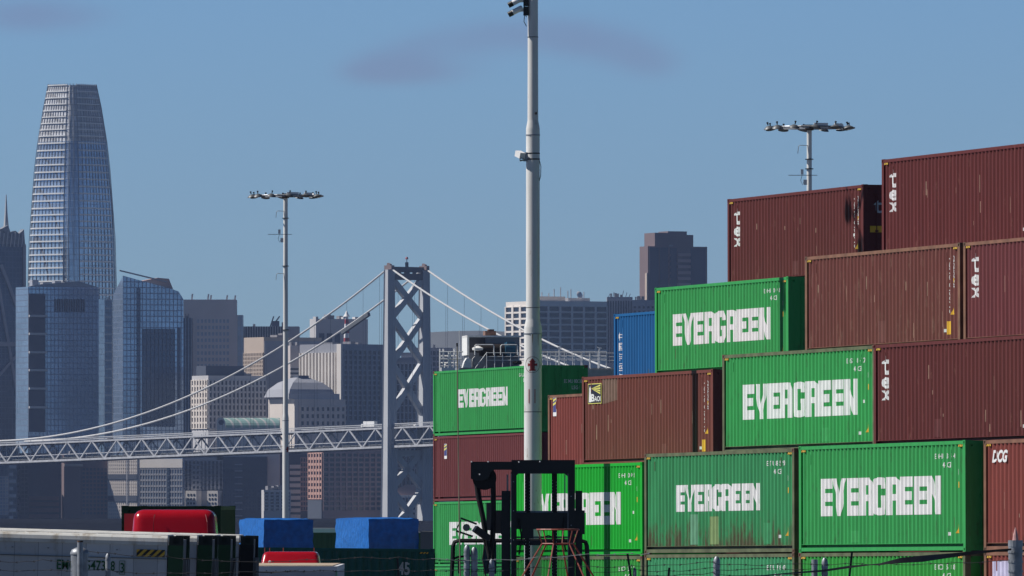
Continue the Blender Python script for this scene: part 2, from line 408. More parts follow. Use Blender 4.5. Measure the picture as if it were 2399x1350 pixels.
def marks_tex(h=2.896, Lc=12.192, right=False, left=True):
    o = []
    if left:
        o.append(('lettering', join2(text_fit('t', .62, 1.14, h-.86, h-.33, .03), text_fit('e', .60, 1.14, h-1.24, h-.92, .03), text_fit('x', .60, 1.16, h-1.56, h-1.29, .03)), WHITE))
    if right:
        x = Lc
        o.append(('number', join2(text_fit('CRONOS 745', x-.56, x-.42, h-1.25, h-.35, .01, rot=90), text_fit('TGHU 8430715', x-.92, x-.78, h-1.95, h-.35, .01, rot=90)), WHITE))
        o.append(('decal', quads([bar2(x-.60, x-.44, h-1.10, h-.98)]), YELLOW))
        o.append(('decal', quads([[(x-.72,.90),(x-.44,.90),(x-.52,1.22)]]), YELLOW))
        o.append(('decal', quads([bar2(x-1.0, x-.70, .35, .72)]), YELLOW))
    return o
def paint(name, col, dirt=(.10,.05,.03), amt=0., dz=None, var=.10, rough=.5):
    return mat(name, col, .6, var=var, spec=.25, bump=.22, scale=1.1, stretch=(3,3,.35), dirt=dirt, dirt_amt=amt, dirt_z=dz, dirt_scale=.9)
G_A = paint('green_paint', (.038,.325,.085), dirt=(.05,.12,.05), amt=.22)
G_B = paint('green_paint_fresh', (.008,.40,.03), amt=0)
G_C = paint('green_paint_faded', (.040,.265,.100), dirt=(.10,.055,.035), amt=.45, dz=(.2,1.3), var=.2)
G_D = paint('green_paint_pale', (.05,.30,.13), amt=.2)
G_E = paint('green_paint_grass', (.035,.32,.05), amt=.1)
B_A = paint('maroon_paint', (.120,.027,.026), dirt=(.24,.10,.08), amt=.12)
B_B = paint('maroon_paint_dusty', (.155,.047,.040), dirt=(.25,.13,.10), amt=.32)
B_C = paint('maroon_paint_rose', (.150,.040,.043), dirt=(.24,.10,.08), amt=.1)
B_D = paint('oxide_paint', (.225,.056,.045), dirt=(.10,.04,.03), amt=.1)
B_E = paint('brown_paint', (.165,.048,.038), dirt=(.22,.10,.08), amt=.15)
BLU = paint('blue_paint', (.010,.110,.300), dirt=(.02,.06,.12), amt=.1)
P_A = mat('frame_rusty_green', (.10,.12,.06), .7, var=.35, scale=2)
P_B = mat('frame_rusty_brown', (.20,.095,.06), .7, var=.3, scale=2)
def base(X, Z, k, dz=0): return Vector((X, Z, -.0075*(Z-277)+2.896*k+dz))
stack = [   # X, Z of the far left corner of each stack, then its levels
 ('A2', 3.82, 270.5), ('A3', 7.80, 255.3), ('B2', 6.12, 272.6), ('C2', 8.56, 273.96), ('D2', 10.84, 275.3),
 ('B3', 10.05, 260.6), ('C3', 12.62, 262.3), ('G1', .05, 301.26), ('F1', 2.26, 302.5), ('E1', 4.62, 303.3),
 ('D1', 6.99, 304.1), ('F0', 1.27, 332.6), ('E0', 3.62, 333.4), ('H1', 12.25, 243.6)]
SP = {a: (x, z) for a, x, z in stack}
V = {}   # visible containers: (stack, level) -> (paint, label, marks, frame material)
V['A2',1] = (G_C, 'faded bluish green lettered container with bottom rust streaks and two patches', marks_ever('EITU 835490', '45G1', a=.215, b=.775, z0=1.20, z1=1.96), P_A)
V['A2',0] = (G_D, 'pale green container directly under the rust streaked faded green one, behind the wire fence', marks_ever('EITU 178309', '45G1'), P_A)
V['A3',1] = (G_A, 'large green lettered container, lowest full row, beside the oxide red one', marks_ever('EGHU 839440', '45G1'), G_A)
V['A3',0] = (G_E, 'green container behind the sagging black strap, under the nearest green lettered one', marks_ever('EMCU 853880', '45G1'), P_A)
V['G1',1] = (G_B, 'vivid green lettered container half hidden behind the black forklift mast, crossed by a pole shadow', marks_ever('EGHU 802951', '45G1', a=.13,b=.835), G_B)
V['G1',0] = (G_E, 'green container seen behind the fence just right of the forklift, under the vivid green one', marks_ever('EMCU 820735', '45G1', word=False), P_A)
V['B2',2] = (G_A, 'bright green lettered container in the middle of the pile, between dusty brown and maroon boxes', marks_ever('EGSU 814729', '45G1', a=.134, b=.889), P_A)
V['E1',3] = (G_A, 'topmost green lettered container, to the right of the blue box and before the dark tower', marks_ever('EGHU 909983', '45G1', a=.13, b=.865), G_A)
V['C2',3] = (B_B, 'dusty worn brown container with pale scratches, above the middle green lettered container', marks_tex(left=False, right=True), P_B)
V['C3',3] = (B_C, 'rose tinted maroon container at right edge, second from the top, beside the dusty brown one', marks_tex(), P_B)
V['D2',4] = (B_A, 'highest dark maroon container at the top right corner of the pile', marks_tex(), B_A)
V['D1',4] = (B_A, 'dark maroon container on top of the rear pile with its black door end showing', marks_tex(right=True), B_A)
V['B3',2] = (B_A, 'maroon container right of the middle green lettered container, third row up at the right edge', marks_tex(), B_A)
lx0, lz1 = .62, 2.896-.24
V['F1',2] = (B_E, 'brown container carrying a black square lighthouse emblem near its upper left corner', marks_tex(left=False, right=True), B_E)
V['F0',2] = (B_D, 'narrow visible slice of a red brown container just right of the thick white pole', [], P_B)
V['E0',3] = (BLU, 'blue container with a vertical line of white characters, left of the topmost green box', [('lettering', join2(*[text_fit(c, .42, .78, 2.896-.68-.36*i-.28, 2.896-.68-.36*i, .01) for i, c in enumerate('中国海运集团')]), WHITE)], BLU)
V['H1',1] = (B_D, 'oxide red container with small white slanted lettering at the right edge', [('flat_lettering', text_fit('DCG', .58, 1.66, 2.896-.60, 2.896-.27, .045, .3), WHITE)], P_B)
V['H1',0] = (B_D, 'oxide red container with a pale lilac sticker, low at the right edge', [('sticker', quads([bar2(.55, 2.2, 1.3, 2.65)]), mat('lilac_sticker', (.60,.58,.78), .6))], P_B)
SCR = mat('scratch_tan', (.42,.27,.20), .8, var=.3); SCG = mat('scratch_rust', (.10,.12,.05), .8, var=.3)
def p2(p): return mat(p.name+'_patch', tuple(c*1.14 for c in p.node_tree.nodes['Mix'].inputs[6].default_value[:3]), .6, var=.12)
LEV = {'A2':2,'A3':2,'G1':2,'H1':2,'B2':3,'B3':3,'F1':3,'F0':3,'C2':4,'C3':4,'E1':4,'E0':4,'D1':5,'D2':5}
CO = {}
for a, n in LEV.items():
    X, Z = SP[a]
    for k in range(n):
        j = Vector((random.uniform(-.012,.012), random.uniform(-.03,.03), 0)) if k else Vector((0,0,0))
        if (a, k) in V:
            p, lab, mk_, fm = V[a, k]
            CO[a, k] = container(base(X, Z, k)+j, p, lab, marks=mk_, framem=fm, castm=(RUST if fm in (P_A, P_B) else fm))
            rs_ = random.Random(int(X*100)+k); brown = p in (B_A, B_B, B_C, B_D, B_E)
            sq_ = []
            for _ in range(rs_.randint(7, 13) if brown else rs_.randint(3, 6)):
                x_ = .16+PITCH*rs_.randint(3, 41)+rs_.uniform(-.04,.06); z_ = rs_.uniform(.3, 1.9); hh = rs_.uniform(.08, .55); w_s = rs_.uniform(.010, .028); sq_.append(bar2(x_, x_+w_s, z_, z_+hh))
            tag(conform('scratches', quads(sq_), SCR if brown else SCG, CO[a, k], .16, .003), kind='stuff')
            for x_, z_ in ((10.95, .42), (11.25, 1.30))[:rs_.randint(1, 2)]: conform('small_label', quads([bar2(x_, x_+.16, z_, z_+.09)]), LETW, CO[a, k], .16, .005)
            if rs_.random() < .6: conform('repaired_patch', quads([bar2(x_, x_+.5, .26, rs_.uniform(.5,.9)) for x_ in (rs_.uniform(2, 10),)]), p2(p), CO[a, k], .16, .0025)
        else:
            p = [G_A, B_A, G_C, B_E][(k*3+len(a)+int(X)) % 4]
            CO[a, k] = container(base(X, Z, k)+j, p, 'container buried inside the pile behind the lettered front boxes', full=False, group='hidden containers carrying the visible rows')
# (small marks are laid above)
# lighthouse emblem
e = CO['F1',2]; x0, x1, z0, z1 = .60, 1.82, 2.896-.86, 2.896-.26
NAVY = mat('navy_decal', (.012,.012,.028), .6); YEL2 = mat('pale_yellow', (.72,.66,.16), .6)
conform('emblem_border', quads([bar2(x0-.03, x1+.03, z0-.025, z1+.025)]), YEL2, e, .16, .004, True)
conform('emblem', quads([bar2(x0, x1, z0, z1)]), NAVY, e, .16, .007, True)
def ex(u, v): return (x0+u*(x1-x0), z0+v*(z1-z0))
conform('emblem_tower', quads([[ex(.06,.05), ex(.24,.05), ex(.20,.74), ex(.10,.74)], [ex(.08,.74), ex(.22,.74), ex(.15,.92)]]), WHITE, e, .16, .011, True)
conform('emblem_beams', quads([[ex(.24,.78), ex(.95,y-.05), ex(.95,y+.04)] for y in (.50,.64,.78,.93)]), YEL2, e, .16, .010, True)
conform('emblem_letters', join2(text_fit('B', *ex(.24,.06)[:1], ex(.50,0)[0], ex(0,.08)[1], ex(0,.48)[1], .03), text_fit('AOI', ex(.50,0)[0], ex(.97,0)[0], ex(0,.08)[1], ex(0,.36)[1], .02)), WHITE, e, .16, .012, True)
PATCH = mat('pale_green_patch', (.13,.34,.20), .7); PATCH2 = mat('yellow_green_patch', (.22,.33,.13), .7); PB = mat('tan_patch', (.20,.115,.09), .8, var=.2)
conform('repair_patch', quads([bar2(3.75, 4.35, .26, 1.12)]), PATCH, CO['A2',1], .16, .004)
conform('repair_patch', quads([bar2(5.40, 6.05, .26, 1.05)]), PATCH2, CO['A2',1], .16, .004)
conform('faded_patch', quads([[(1.86,1.98),(3.3,2.1),(3.3,2.78),(1.86,2.78)]]), PB, e, .16, .004)
ST = mat('blue_sticker', (.05,.06,.22), .6)
def sticker(r, x, z):
    conform('sticker', quads([bar2(x-.02, x+.34, z-.16, z+.50)]), WHITE, r, .16, .002, True)
    conform('sticker', quads([bar2(x, x+.32, z-.02, z+.48)]), ST, r, .16, .006, True)
    conform('sticker', quads([[(x,z+.20),(x+.32,z+.28),(x+.32,z+.36),(x,z+.28)], [(x,z+.34),(x+.32,z+.42),(x+.32,z+.48),(x,z+.42)]]), YEL2, r, .16, .010, True)
sticker(CO['F0',2], .55, 2.30)
conform('lettering', text_fit('FAN', .75, 2.1, 1.9, 2.3, .01), mat('lilac_dark', (.38,.36,.62), .6), CO['H1',0], .16, .007) if False else None
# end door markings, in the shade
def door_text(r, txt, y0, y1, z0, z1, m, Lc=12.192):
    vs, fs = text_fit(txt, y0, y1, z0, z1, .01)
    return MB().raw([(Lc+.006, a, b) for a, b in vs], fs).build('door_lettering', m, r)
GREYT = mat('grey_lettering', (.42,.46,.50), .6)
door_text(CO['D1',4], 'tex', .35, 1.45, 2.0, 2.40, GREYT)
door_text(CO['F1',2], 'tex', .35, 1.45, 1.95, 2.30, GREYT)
MB().box(12.2, 12.205, .22, .95, 1.40, 1.60).build('door_decal', YELLOW, CO['D1',4])
# left pile of four 45 foot containers
WZ, WX = 416.7, -3.495
wl = [(G_A, 'lowest green container of the left pile, only its top strip in view', marks_ever('EMCU 800412','L5G1',Lc=13.716)),
      (G_A, 'green lettered container at the left pile, partly behind the forklift work light', marks_ever('EGMU 800129','L5G1',Lc=13.716,a=.16,b=.84)),
      (B_C, 'maroon 45 foot container with a small sticker, left pile under the top green one', marks_tex(Lc=13.716,left=False,right=True)),
      (G_A, 'green lettered container on top of the left pile, behind the thick white pole', marks_ever('EGMU 800383','L5G1',Lc=13.716,a=.245,b=.74,z0=1.22,z1=2.03))]
WC = []
for k, (p, lab, mk_) in enumerate(wl):
    WC.append(container(Vector((WX, WZ, -1.25+2.896*k)), p, lab, Lc=13.716, marks=mk_))
sticker(WC[2], 1.55, 2.05)
door_text(WC[3], 'EGMU 800383', 1.35, 2.25, 2.12, 2.28, mat('pale_door_text', (.7,.75,.7), .6), 13.716); door_text(WC[3], 'L5G1', 1.70, 2.05, 1.85, 2.01, _m['pale_door_text'], 13.716)

# ------------------------------------------------------------------ high mast lights
def mast(px, Z, ring_y, label, steps, cams):
    g = ground_z(Z); X = (px-1199.5)*Z/F; zt = EYE+(Y0-ring_y)*Z/F-g
    r = empty('floodlight_mast', (X, Z, g), label=label, cat='light mast')
    pr = [(.275, 0)]
    for z, a, b in steps: pr += [(a, z-.14), (a*.97, z-.08), (b*1.02, z+.12), (b, z+.16)]
    pr.append((pr[-1][0]*.86, zt-.1))
    p = MB().lathe(pr, n=28).build('pole', POLE, r, True)
    for z, a, b in steps: MB().lathe([(a+.012, z-.34), (a+.012, z-.30)], n=28).build('collar', GALV, p)
    # luminaire ring
    MB().box(-.24, .24, -.24, .24, zt-.16, zt+.16).build('hub', mat('brown_steel',(.10,.07,.05),.7), r)
    rm = MB(); Rr = 2.0; n = 24
    rm.tube([(Rr*math.cos(2*math.pi*k/n), Rr*math.sin(2*math.pi*k/n), zt) for k in range(n+1)], .055, 6)
    for k in range(3): a = 2*math.pi*k/3+.3; rm.bar((0,0,zt), (Rr*math.cos(a), Rr*math.sin(a), zt), .10, .14)
    rm.build('ring_frame', GALV, r)
    for a0 in (-78, -40, 20): 
        a = R(a0+(px % 7)); q = MB().box(-.42, .42, -.03, .03, -.13, .13).build('driver_box', WHITE, r); q.location = (Rr*math.cos(a)*.98, Rr*math.sin(a)*.98, zt+.06); q.rotation_euler = (0,0,a+math.pi/2)
    LM = mat('lamp_grey', (.13,.14,.15), .5, metal=.3); 
    for k in range(12):
        a = 2*math.pi*k/12+.13; c = Vector(((Rr+.35)*math.cos(a), (Rr+.35)*math.sin(a), zt-.02))
        f = MB().lathe([(.10,.14),(.18,.11),(.24,.05),(.34,-.02),(.38,-.10),(.30,-.13)], n=14).build('floodlight', LM, r, True); f.location = c; f.scale = (.82,.82,.72); f.rotation_euler = (.25*math.sin(a), -.25*math.cos(a), a)
        MB().lathe([(.045,.19),(.045,.34),(.075,.35),(.075,.43),(.04,.45)], n=8).build('photocell', BLACK, f)
        MB().bar((0,0,.06), (-.4,0,.02), .05).build('bracket', GALV, f)
    # aerials and hooks on the pole
    for (z, kind) in cams:
        if kind == 'hook':
            MB().tube([(0,-.1,z), (-.55,-.12,z+.02), (-.62,-.12,z-.05), (-.66,-.12,z-.45)], .02, 6).build('bracket_hook', GALV, r)
        elif kind == 'aerial':
            mb = MB().bar((-1.2,-.3,z), (.45,-.3,z), .035)
            for k in range(9): mb.bar((-1.15+k*.09,-.3-.16,z), (-1.15+k*.09,-.3+.16,z+.01), .02)
            mb.build('aerial', GALV, r)
            MB().box(-.50, -.34, -.32, -.18, z+.04, z+.34).build('radio_box', WHITE, r)
            MB().box(-.34, -.14, -.34, -.2, z-.55, z-.25).build('radio_box', WHITE, r)
            MB().tube([(-.42,-.3,z), (-.5,-.3,z-.3), (-.4,-.3,z-.55), (-.3,-.3,z-.3)], .014, 5).build('cable', BLACK, r)
        elif kind == 'strap':
            MB().lathe([(.235,z),(.24,z+.01),(.24,z+.04),(.235,z+.05)], n=24).build('strap', DARKM, r)
    return r, X, g, zt
mast(669, 647, 459, 'shorter looking white light mast rising left of the bridge tower', [(3.6,.275,.215),(13.6,.215,.175)], [(27.7,'hook'),(26.1,'aerial'),(23.4,'hook'),(27.2,'strap'),(23.9,'strap'),(19.5,'strap')])
mast(1896, 536, 299, 'white light mast rising behind the maroon containers at the right', [(3.6,.275,.215),(13.6,.215,.165)], [(27.1,'hook'),(26.3,'strap'),(25.4,'aerial'),(25.75,'strap')])
PX, PZ = 1248.5, 293.0
pr_, X_, g_, zt_ = mast(PX, PZ, -420, 'thick white mast with red hydrant sign running out of the top of the picture', [(10.15,.275,.214),(16.35,.214,.168)], [])
def polepart(): pass
s_ = F/PZ
def pz(y): return EYE+(Y0-y)/s_-g_
# curved decals on the pole
def on_pole(vf, r, ang0):
    vs, fs = vf; return [(r*math.sin(x/r+ang0), -r*math.cos(x/r+ang0), z) for x, z in vs], fs
def disc(cx, cz, rr, n=28, r2=None):
    if r2 is None: return [(cx+rr*math.cos(2*math.pi*k/n), cz+rr*math.sin(2*math.pi*k/n)) for k in range(n)], None
    q = []
    for k in range(n):
        a, b = 2*math.pi*k/n, 2*math.pi*(k+1)/n
        q.append([(cx+rr*math.cos(a), cz+rr*math.sin(a)), (cx+rr*math.cos(b), cz+rr*math.sin(b)), (cx+r2*math.cos(b), cz+r2*math.sin(b)), (cx+r2*math.cos(a), cz+r2*math.sin(a))])
    return quads(q)
REDS = mat('sign_red', (.32,.03,.035), .6)
zc = pz(855)
def sub(q, step=.03):
    """cut polygons into narrow vertical strips so that they wrap round the pole"""
    vs, fs = q; bm = bmesh.new(); V_ = [bm.verts.new((x,0,z)) for x, z in vs]
    for f in fs: bm.faces.new([V_[i] for i in f])
    a, b = min(v[0] for v in vs), max(v[0] for v in vs); x = a+step
    while x < b: bmesh.ops.bisect_plane(bm, geom=bm.verts[:]+bm.edges[:]+bm.faces[:], plane_co=(x,0,0), plane_no=(1,0,0)); x += step
    bm.verts.index_update(); out = [(v.co.x, v.co.z) for v in bm.verts], [tuple(v.index for v in f.verts) for f in bm.faces]; bm.free(); return out
hyd = quads([bar2(-.075,.075,-.15,.11), bar2(-.105,.105,-.19,-.15), bar2(-.10,.10,.085,.11), [(-.075,.11),(.075,.11),(.045,.17),(-.045,.17)], bar2(-.02,.02,.17,.20), bar2(-.135,-.075,-.035,.035), bar2(.075,.135,-.035,.035), bar2(-.155,-.135,-.05,.05), bar2(.135,.155,-.05,.05)])
for ang in (-.06, 1.95):
    sg = sub(disc(0, zc, .255, r2=.243)); v_, f_ = on_pole(sg, .2785, ang); MB().raw(v_, f_).build('sign_ring', mat('sign_dark',(.08,.03,.03),.6), pr_)
    hv_ = sub(([(x, z+zc) for x, z in hyd[0]], hyd[1])); v_, f_ = on_pole(hv_, .2785, ang); MB().raw(v_, f_).build('hydrant_sign', REDS, pr_)
lm_ = bpy.data.objects['floodlight_mast']; lz_ = EYE+(Y0-1053)*647/F-ground_z(647)
v_, f_ = on_pole(sub(([(x, z+lz_) for x, z in hyd[0]], hyd[1])), .219, .75); MB().raw(v_, f_).build('hydrant_sign', REDS, lm_)
v_, f_ = on_pole(sub(text_fit('11', -.13, .10, pz(945), pz(912), .0)), .2785, -.06); MB().raw(v_, f_).build('pole_number', mat('faded_red',(.50,.25,.25),.6), pr_)
RST = mat('rust_stain', (.22,.12,.05), .9)
for a in (-.05, .62, 1.2):
    v_, f_ = on_pole(quads([[(-.012, pz(783)), (.014, pz(783)), (.010, pz(795)), (.002, pz(812+8*a)), (-.006, pz(798))]]), .279, a); MB().raw(v_, f_).build('rust_stain', RST, pr_)
for y in (966, 722, 1010-260, 88): MB().lathe([(.17 if y < 100 else (.2155 if y < 760 else .277), pz(y)), (.172 if y < 100 else (.2175 if y < 760 else .279), pz(y)+.02)], n=28).build('joint_band', DARKM, pr_)
MB().tube([(.10,-.16,pz(268)), (.10,-.20,pz(264))], .03, 10).build('port_hole', BLACK, pr_)
def camera_box(z, dome=False):
    b = MB().box(-.30,-.14,-.16,-.04,z-.16,z+.12).build('camera_bracket', DARKM, pr_)
    c = MB().lathe([(.05,-.20),(.085,-.19),(.085,.16),(.06,.2)], n=12).build('security_camera', WHITE, pr_, True); c.location = (-.50,-.12,z); c.rotation_euler = (0, R(62), 0)
    MB().lathe([(.084,-.30),(.09,-.15)], n=12).build('lens', BLACK, c)
    MB().tube([(-.2,-.12,z),(-.42,-.12,z-.02)], .03, 8).build('arm', WHITE, pr_)
    MB().tube([(-.26,-.1,z-.15),(-.28,-.12,z-.35),(-.2,-.12,z-.5)], .012, 5).build('cable', BLACK, pr_)
camera_box(pz(25)); camera_box(pz(3))
z = pz(368)
MB().box(-.30,-.17,-.14,-.02,z-.14,z+.14).build('camera_bracket', GALV, pr_)
c = MB().box(-.10,.10,-.14,.14,-.09,.09).build('security_camera', WHITE, pr_); c.location = (-.40,-.12,z+.07); c.rotation_euler = (.3,0,.6)
MB().lathe([(.06,0),(.06,.02)], n=10).build('lens', BLACK, c).location = (0,-.13,-.09)
MB().tube([(-.2,-.1,z-.08),(-.4,-.12,z-.12),(-.40,-.12,z)], .028, 8).build('arm', GALV, pr_)
for dz in (.09,-.09): MB().lathe([(.218,z+dz),(.222,z+dz+.01),(.222,z+dz+.03),(.218,z+dz+.04)], n=24).build('strap', DARKM, pr_)
MB().tube([(.2,-.08,z-.1),(.25,-.08,z-.3),(.24,-.08,z-.6),(.2,-.08,z-.75)], .012, 5).build('cable', BLACK, pr_)

# ------------------------------------------------------------------ forklift
FZ = 148.0; fs_ = F/FZ
fg = ground_z(FZ); fX = (1268-1199.5)/fs_
fk = empty('forklift', (fX, FZ, fg), label='black heavy forklift with raised twin chain mast seen head on, before the green containers', cat='forklift')
def q(px, py, y=0): return ((px-1268)/fs_, y, EYE+(Y0-py)/fs_-fg)
def fbox(mb, xa, xb, ya, yb, d0=-.1, d1=.1):
    a = q(xa, yb); b = q(xb, ya); return mb.box(a[0], b[0], d0, d1, a[2], b[2])
RUB = mat('black_rubber', (.008,.008,.009), .75, var=.3)
def zy(z): return Y0-(z+fg-EYE)*fs_
for xa, xb in ((1197,1210),(1331,1347)):
    fbox(MB(), xa, xb, 1106, zy(.25), -.12, .10).build('mast_rail', BLACK, fk)
for xa, xb, t in ((1175,1196,1150),(1348,1364,1150)):
    mb = MB(); fbox(mb, xa, xb, t, zy(.2), -.02, .22); fbox(mb, xa-2, xb+6 if xa > 1300 else xb, 1196, 1252, -.06, .2); mb.build('outer_mast_rail', BLACK, fk)
mb = MB(); a = q(1198, 1110); b = q(1347, 1078); mb.prism([(a[0],b[2]),(b[0],b[2]),(b[0],q(0,1116)[2]-.02),(q(1330,0)[0],q(0,1116)[2]),(q(1322,0)[0],q(0,1110)[2]),(q(1214,0)[0],q(0,1110)[2]),(q(1208,0)[0],q(0,1117)[2]),(a[0],q(0,1117)[2])], -.1, .12)
mb.build('crosshead', BLACK, fk)
mb = MB(); P_ = [q(*p) for p in ((1103,1082),(1199,1082),(1199,1101),(1158,1101),(1150,1106),(1144,1122),(1130,1126),(1115,1126),(1103,1122))]; mb.prism([(p[0],p[2]) for p in P_], -.14, -.06)
arm = mb.build('hose_arm', BLACK, fk)
for px, py in ((1105,1083.5),(1144,1083.5),(1124,1113),(1216,1084),(1265,1083)): 
    c = q(px, py); MB().lathe([(.011,0),(.011,.02)], n=8).build('bolt', WHITE, fk).location = (c[0], -.15, c[2])
c = q(1135, 1120); w = MB().lathe([(.17,-.05),(.19,-.05),(.16,-.02),(.16,.02),(.19,.05),(.17,.05)], n=28).build('hose_pulley', RUB, fk, True); w.location = (c[0], 0, c[2]); w.rotation_euler = (R(90),0,0)
MB().tube([q(1113,1118), q(1120,1165), q(1131,1215), q(1138,1262), q(1150,1320)], .035, 8).build('hose', RUB, fk, True)
MB().tube([q(1119,1120), q(1126,1170), q(1136,1220), q(1141,1262)], .02, 8).build('hose', RUB, fk, True)
MB().tube([q(1155,1110), q(1156,1200), q(1153,1290), q(1150,1345)], .042, 8).build('hose', RUB, fk, True)
for x in (1236, 1299):
    mb = MB(); fbox(mb, x-6.5, x+6.5, 1108, zy(.4), -.03, .03); ch = mb.build('lift_chain', RUB, fk)
    mb = MB(); y = 1126
    k = 0
    while y < 1350:
        for dx in (-4.5, 4.5):
            cc = q(x+dx, y+(3.6 if dx > 0 else 0)); mb.box(cc[0]-.0045, cc[0]+.0045, -.036, -.03, cc[2]-.0045, cc[2]+.0045)
        y += 7.4
    mb.build('chain_pins', WHITE, ch)
mb = MB(); fbox(mb, 1209, 1330, 1201, 1240, -.05, .1); fbox(mb, 1222, 1250, 1236, 1262, -.04, .06); mb.build('carriage', BLACK, fk)
mb = MB(); fbox(mb, 1209, 1331, 1266, 1278, 0, .1); mb.build('cross_beam', BLACK, fk)
mb = MB(); fbox(mb, 1209, 1331, 1257, 1261, .2, .24); mb.build('handrail', GALV, fk)
mb = MB(); fbox(mb, 1209, 1331, 1197, 1201, .05, .1); mb.build('carriage_lip', GALV, fk)
for xa, xb in ((1187,1191),(1322,1325)): fbox(MB(), xa, xb, 1112, 1200, .02, .06).build('lift_cylinder', GALV, fk)
# cab frame with see-through windows, roof edge about 3.8 m up
def loop_frame(x0, x1, y0, y1, wdt, dep, name='cab_frame', m=BLACK, rad=10):
    o = []; r = rad
    pts = [(x0+(y1-y0)*-.045, y1), (x0, y0+r*1.2), (x0+r*.35, y0+r*.3), (x0+r*1.3, y0), (x1-r*1.3, y0), (x1-r*.35, y0+r*.3), (x1, y0+r*1.2), (x1+(y1-y0)*.045, y1)]
    return MB().tube([q(a, b, dep) for a, b in pts], wdt, 6).build(name, m, fk)
loop_frame(1060, 1377, 1268, zy(1.2), .035, 1.1); loop_frame(1060, 1377, 1268, zy(1.2), .035, 2.5)
MB().box(q(1066,0)[0], q(1371,0)[0], 1.1, 2.5, q(0,1272)[2], q(0,1267)[2]).build('cab_roof', BLACK, fk)
MB().tube([q(1054,1313,1.1), q(1072,1306,1.1), q(1108,1302,1.1)], .02, 6).build('window_bar', BLACK, fk)
MB().tube([q(1073,1310,1.1), q(1074,1345,1.1)], .015, 6).build('window_bar', BLACK, fk)
GT = bpy.data.materials.new('cab_glass'); GT.use_nodes = True; gb = GT.node_tree.nodes['Principled BSDF']; gb.inputs['Base Color'].default_value = (.55,.62,.62,1); gb.inputs['Transmission Weight'].default_value = 1; gb.inputs['Roughness'].default_value = .02; gb.inputs['IOR'].default_value = 1.02
MB().box(q(1064,0)[0], q(1374,0)[0], 1.13, 1.14, 1.9, q(0,1275)[2]).build('windscreen', GT, fk)
mb = MB(); mb.box(-1.2, 1.2, .9, 5.2, .7, 1.95); mb.box(-1.2, 1.2, 3.6, 5.6, .7, 2.5); mb.build('chassis', BLACK, fk)
for sx in (-1, 1):
    for y in (.7, 4.6):
        w = MB().lathe([(.25,-.22),(.6,-.22),(.68,-.15),(.68,.15),(.6,.22),(.25,.22)], n=24).build('wheel', RUB, fk, True); w.location = (sx*1.05, y, .68); w.rotation_euler = (0, R(90), 0)
for sx in (-.35, .35): MB().box(sx-.09, sx+.09, -1.5, -.05, .35, .42).build('fork', BLACK, fk)
# work light in its bail, mirror arm
MB().tube([q(1072,1244,-.2), q(1070,1240,-.2), q(1080,1218,-.2)], .010, 5).build('mirror_bracket', DARKM, fk)
MB().bar(q(1079,1214,-.2), q(1117,1228,-.2), .045, .03).build('mirror_bracket', DARKM, fk)
MB().bar(q(1069,1244,-.2), q(1108,1257,-.2), .05, .03).build('mirror_bracket', DARKM, fk)
MB().bar(q(1112,1238,-.2), q(1145,1262,-.15), .17, .1).build('mirror_arm', BLACK, fk)
wl_ = MB().lathe([(.057,-.05),(.057,0),(.045,.05),(.02,.06)], n=18).build('work_light', BLACK, fk, True); wl_.location = q(1093,1236,-.22); wl_.rotation_euler = (R(-90),0,0)
MB().lathe([(.046,-.056),(.046,-.05)], n=18).build('lens', mat('lamp_glass',(.10,.11,.12),.15), wl_)
fbox(MB(), 1158, 1173, 1196, 1250, .15, .3).build('side_cover', mat('grey_cover',(.10,.10,.11),.6), fk)
fbox(MB(), 1139, 1157, 1178, 1243, .28, .4).build('side_cover', _m['grey_cover'], fk)
fbox(MB(), 1133, 1163, 1270, 1345, .3, .42).build('side_cover', mat('blue_cover',(.015,.05,.075),.5), fk)
for pts in ([(1140,1262),(1150,1290),(1142,1330),(1150,1350)], [(1128,1250),(1136,1275),(1131,1310),(1138,1350)], [(1215,1215),(1222,1260),(1216,1300)], [(1320,1212),(1318,1250),(1325,1290)]):
    MB().tube([q(a, b, -.08) for a, b in pts], .016, 6).build('hydraulic_hose', RUB, fk, True)
MB().tube([q(1262,1262,.05), q(1285,1255,.05), q(1305,1263,.05)], .01, 5).build('cable', RUB, fk)
for k in range(6): MB().lathe([(.009,0),(.009,.015)], n=8).build('bolt', GALV, fk).location = Vector(q(1203+(k%2)*135, 1130+k*34))+Vector((0,-.125,0))
MB().bar(q(1197.5,1110,-.125), q(1197.5,1345,-.125), .008, .008).build('lit_edge', GALV, fk); MB().bar(q(1330.5,1110,-.125), q(1330.5,1345,-.125), .008, .008).build('lit_edge', GALV, fk)  # pale bars stand in for light along the mast rail edges
# red pipe frame
RP = mat('red_pipe', (.30,.075,.05), .5, var=.25, scale=8)
rz = 128.0; rs = F/rz; rX = (1307-1199.5)/rs; rg = ground_z(rz)
rf = empty('red_pipe_frame', (rX, rz, rg), label='red steel pipe stand with flared top ring and splayed legs in front of the forklift', cat='pipe stand')
def rr_(y): return EYE+(Y0-y)/rs-rg
def ringpts(r, z, n=6, a0=.25): return [(r*math.cos(2*math.pi*k/n+a0), r*math.sin(2*math.pi*k/n+a0), z) for k in range(n)]
rt, rw, rb_ = ringpts(49/rs, rr_(1241), 6), ringpts(38/rs, rr_(1274), 6), ringpts(130/rs, rr_(1420), 6)
MB().tube([(49/rs*math.cos(2*math.pi*k/20), 49/rs*math.sin(2*math.pi*k/20), rr_(1241)) for k in range(21)], .013, 6).build('top_ring', RP, rf)
MB().tube(rw+rw[:1], .011, 6).build('waist_ring', RP, rf)
for k in range(6):
    MB().tube([rt[k], rw[k]], .010, 6).build('upper_strut', RP, rf); MB().tube([rw[k], rb_[k]], .012, 6).build('leg', RP, rf)
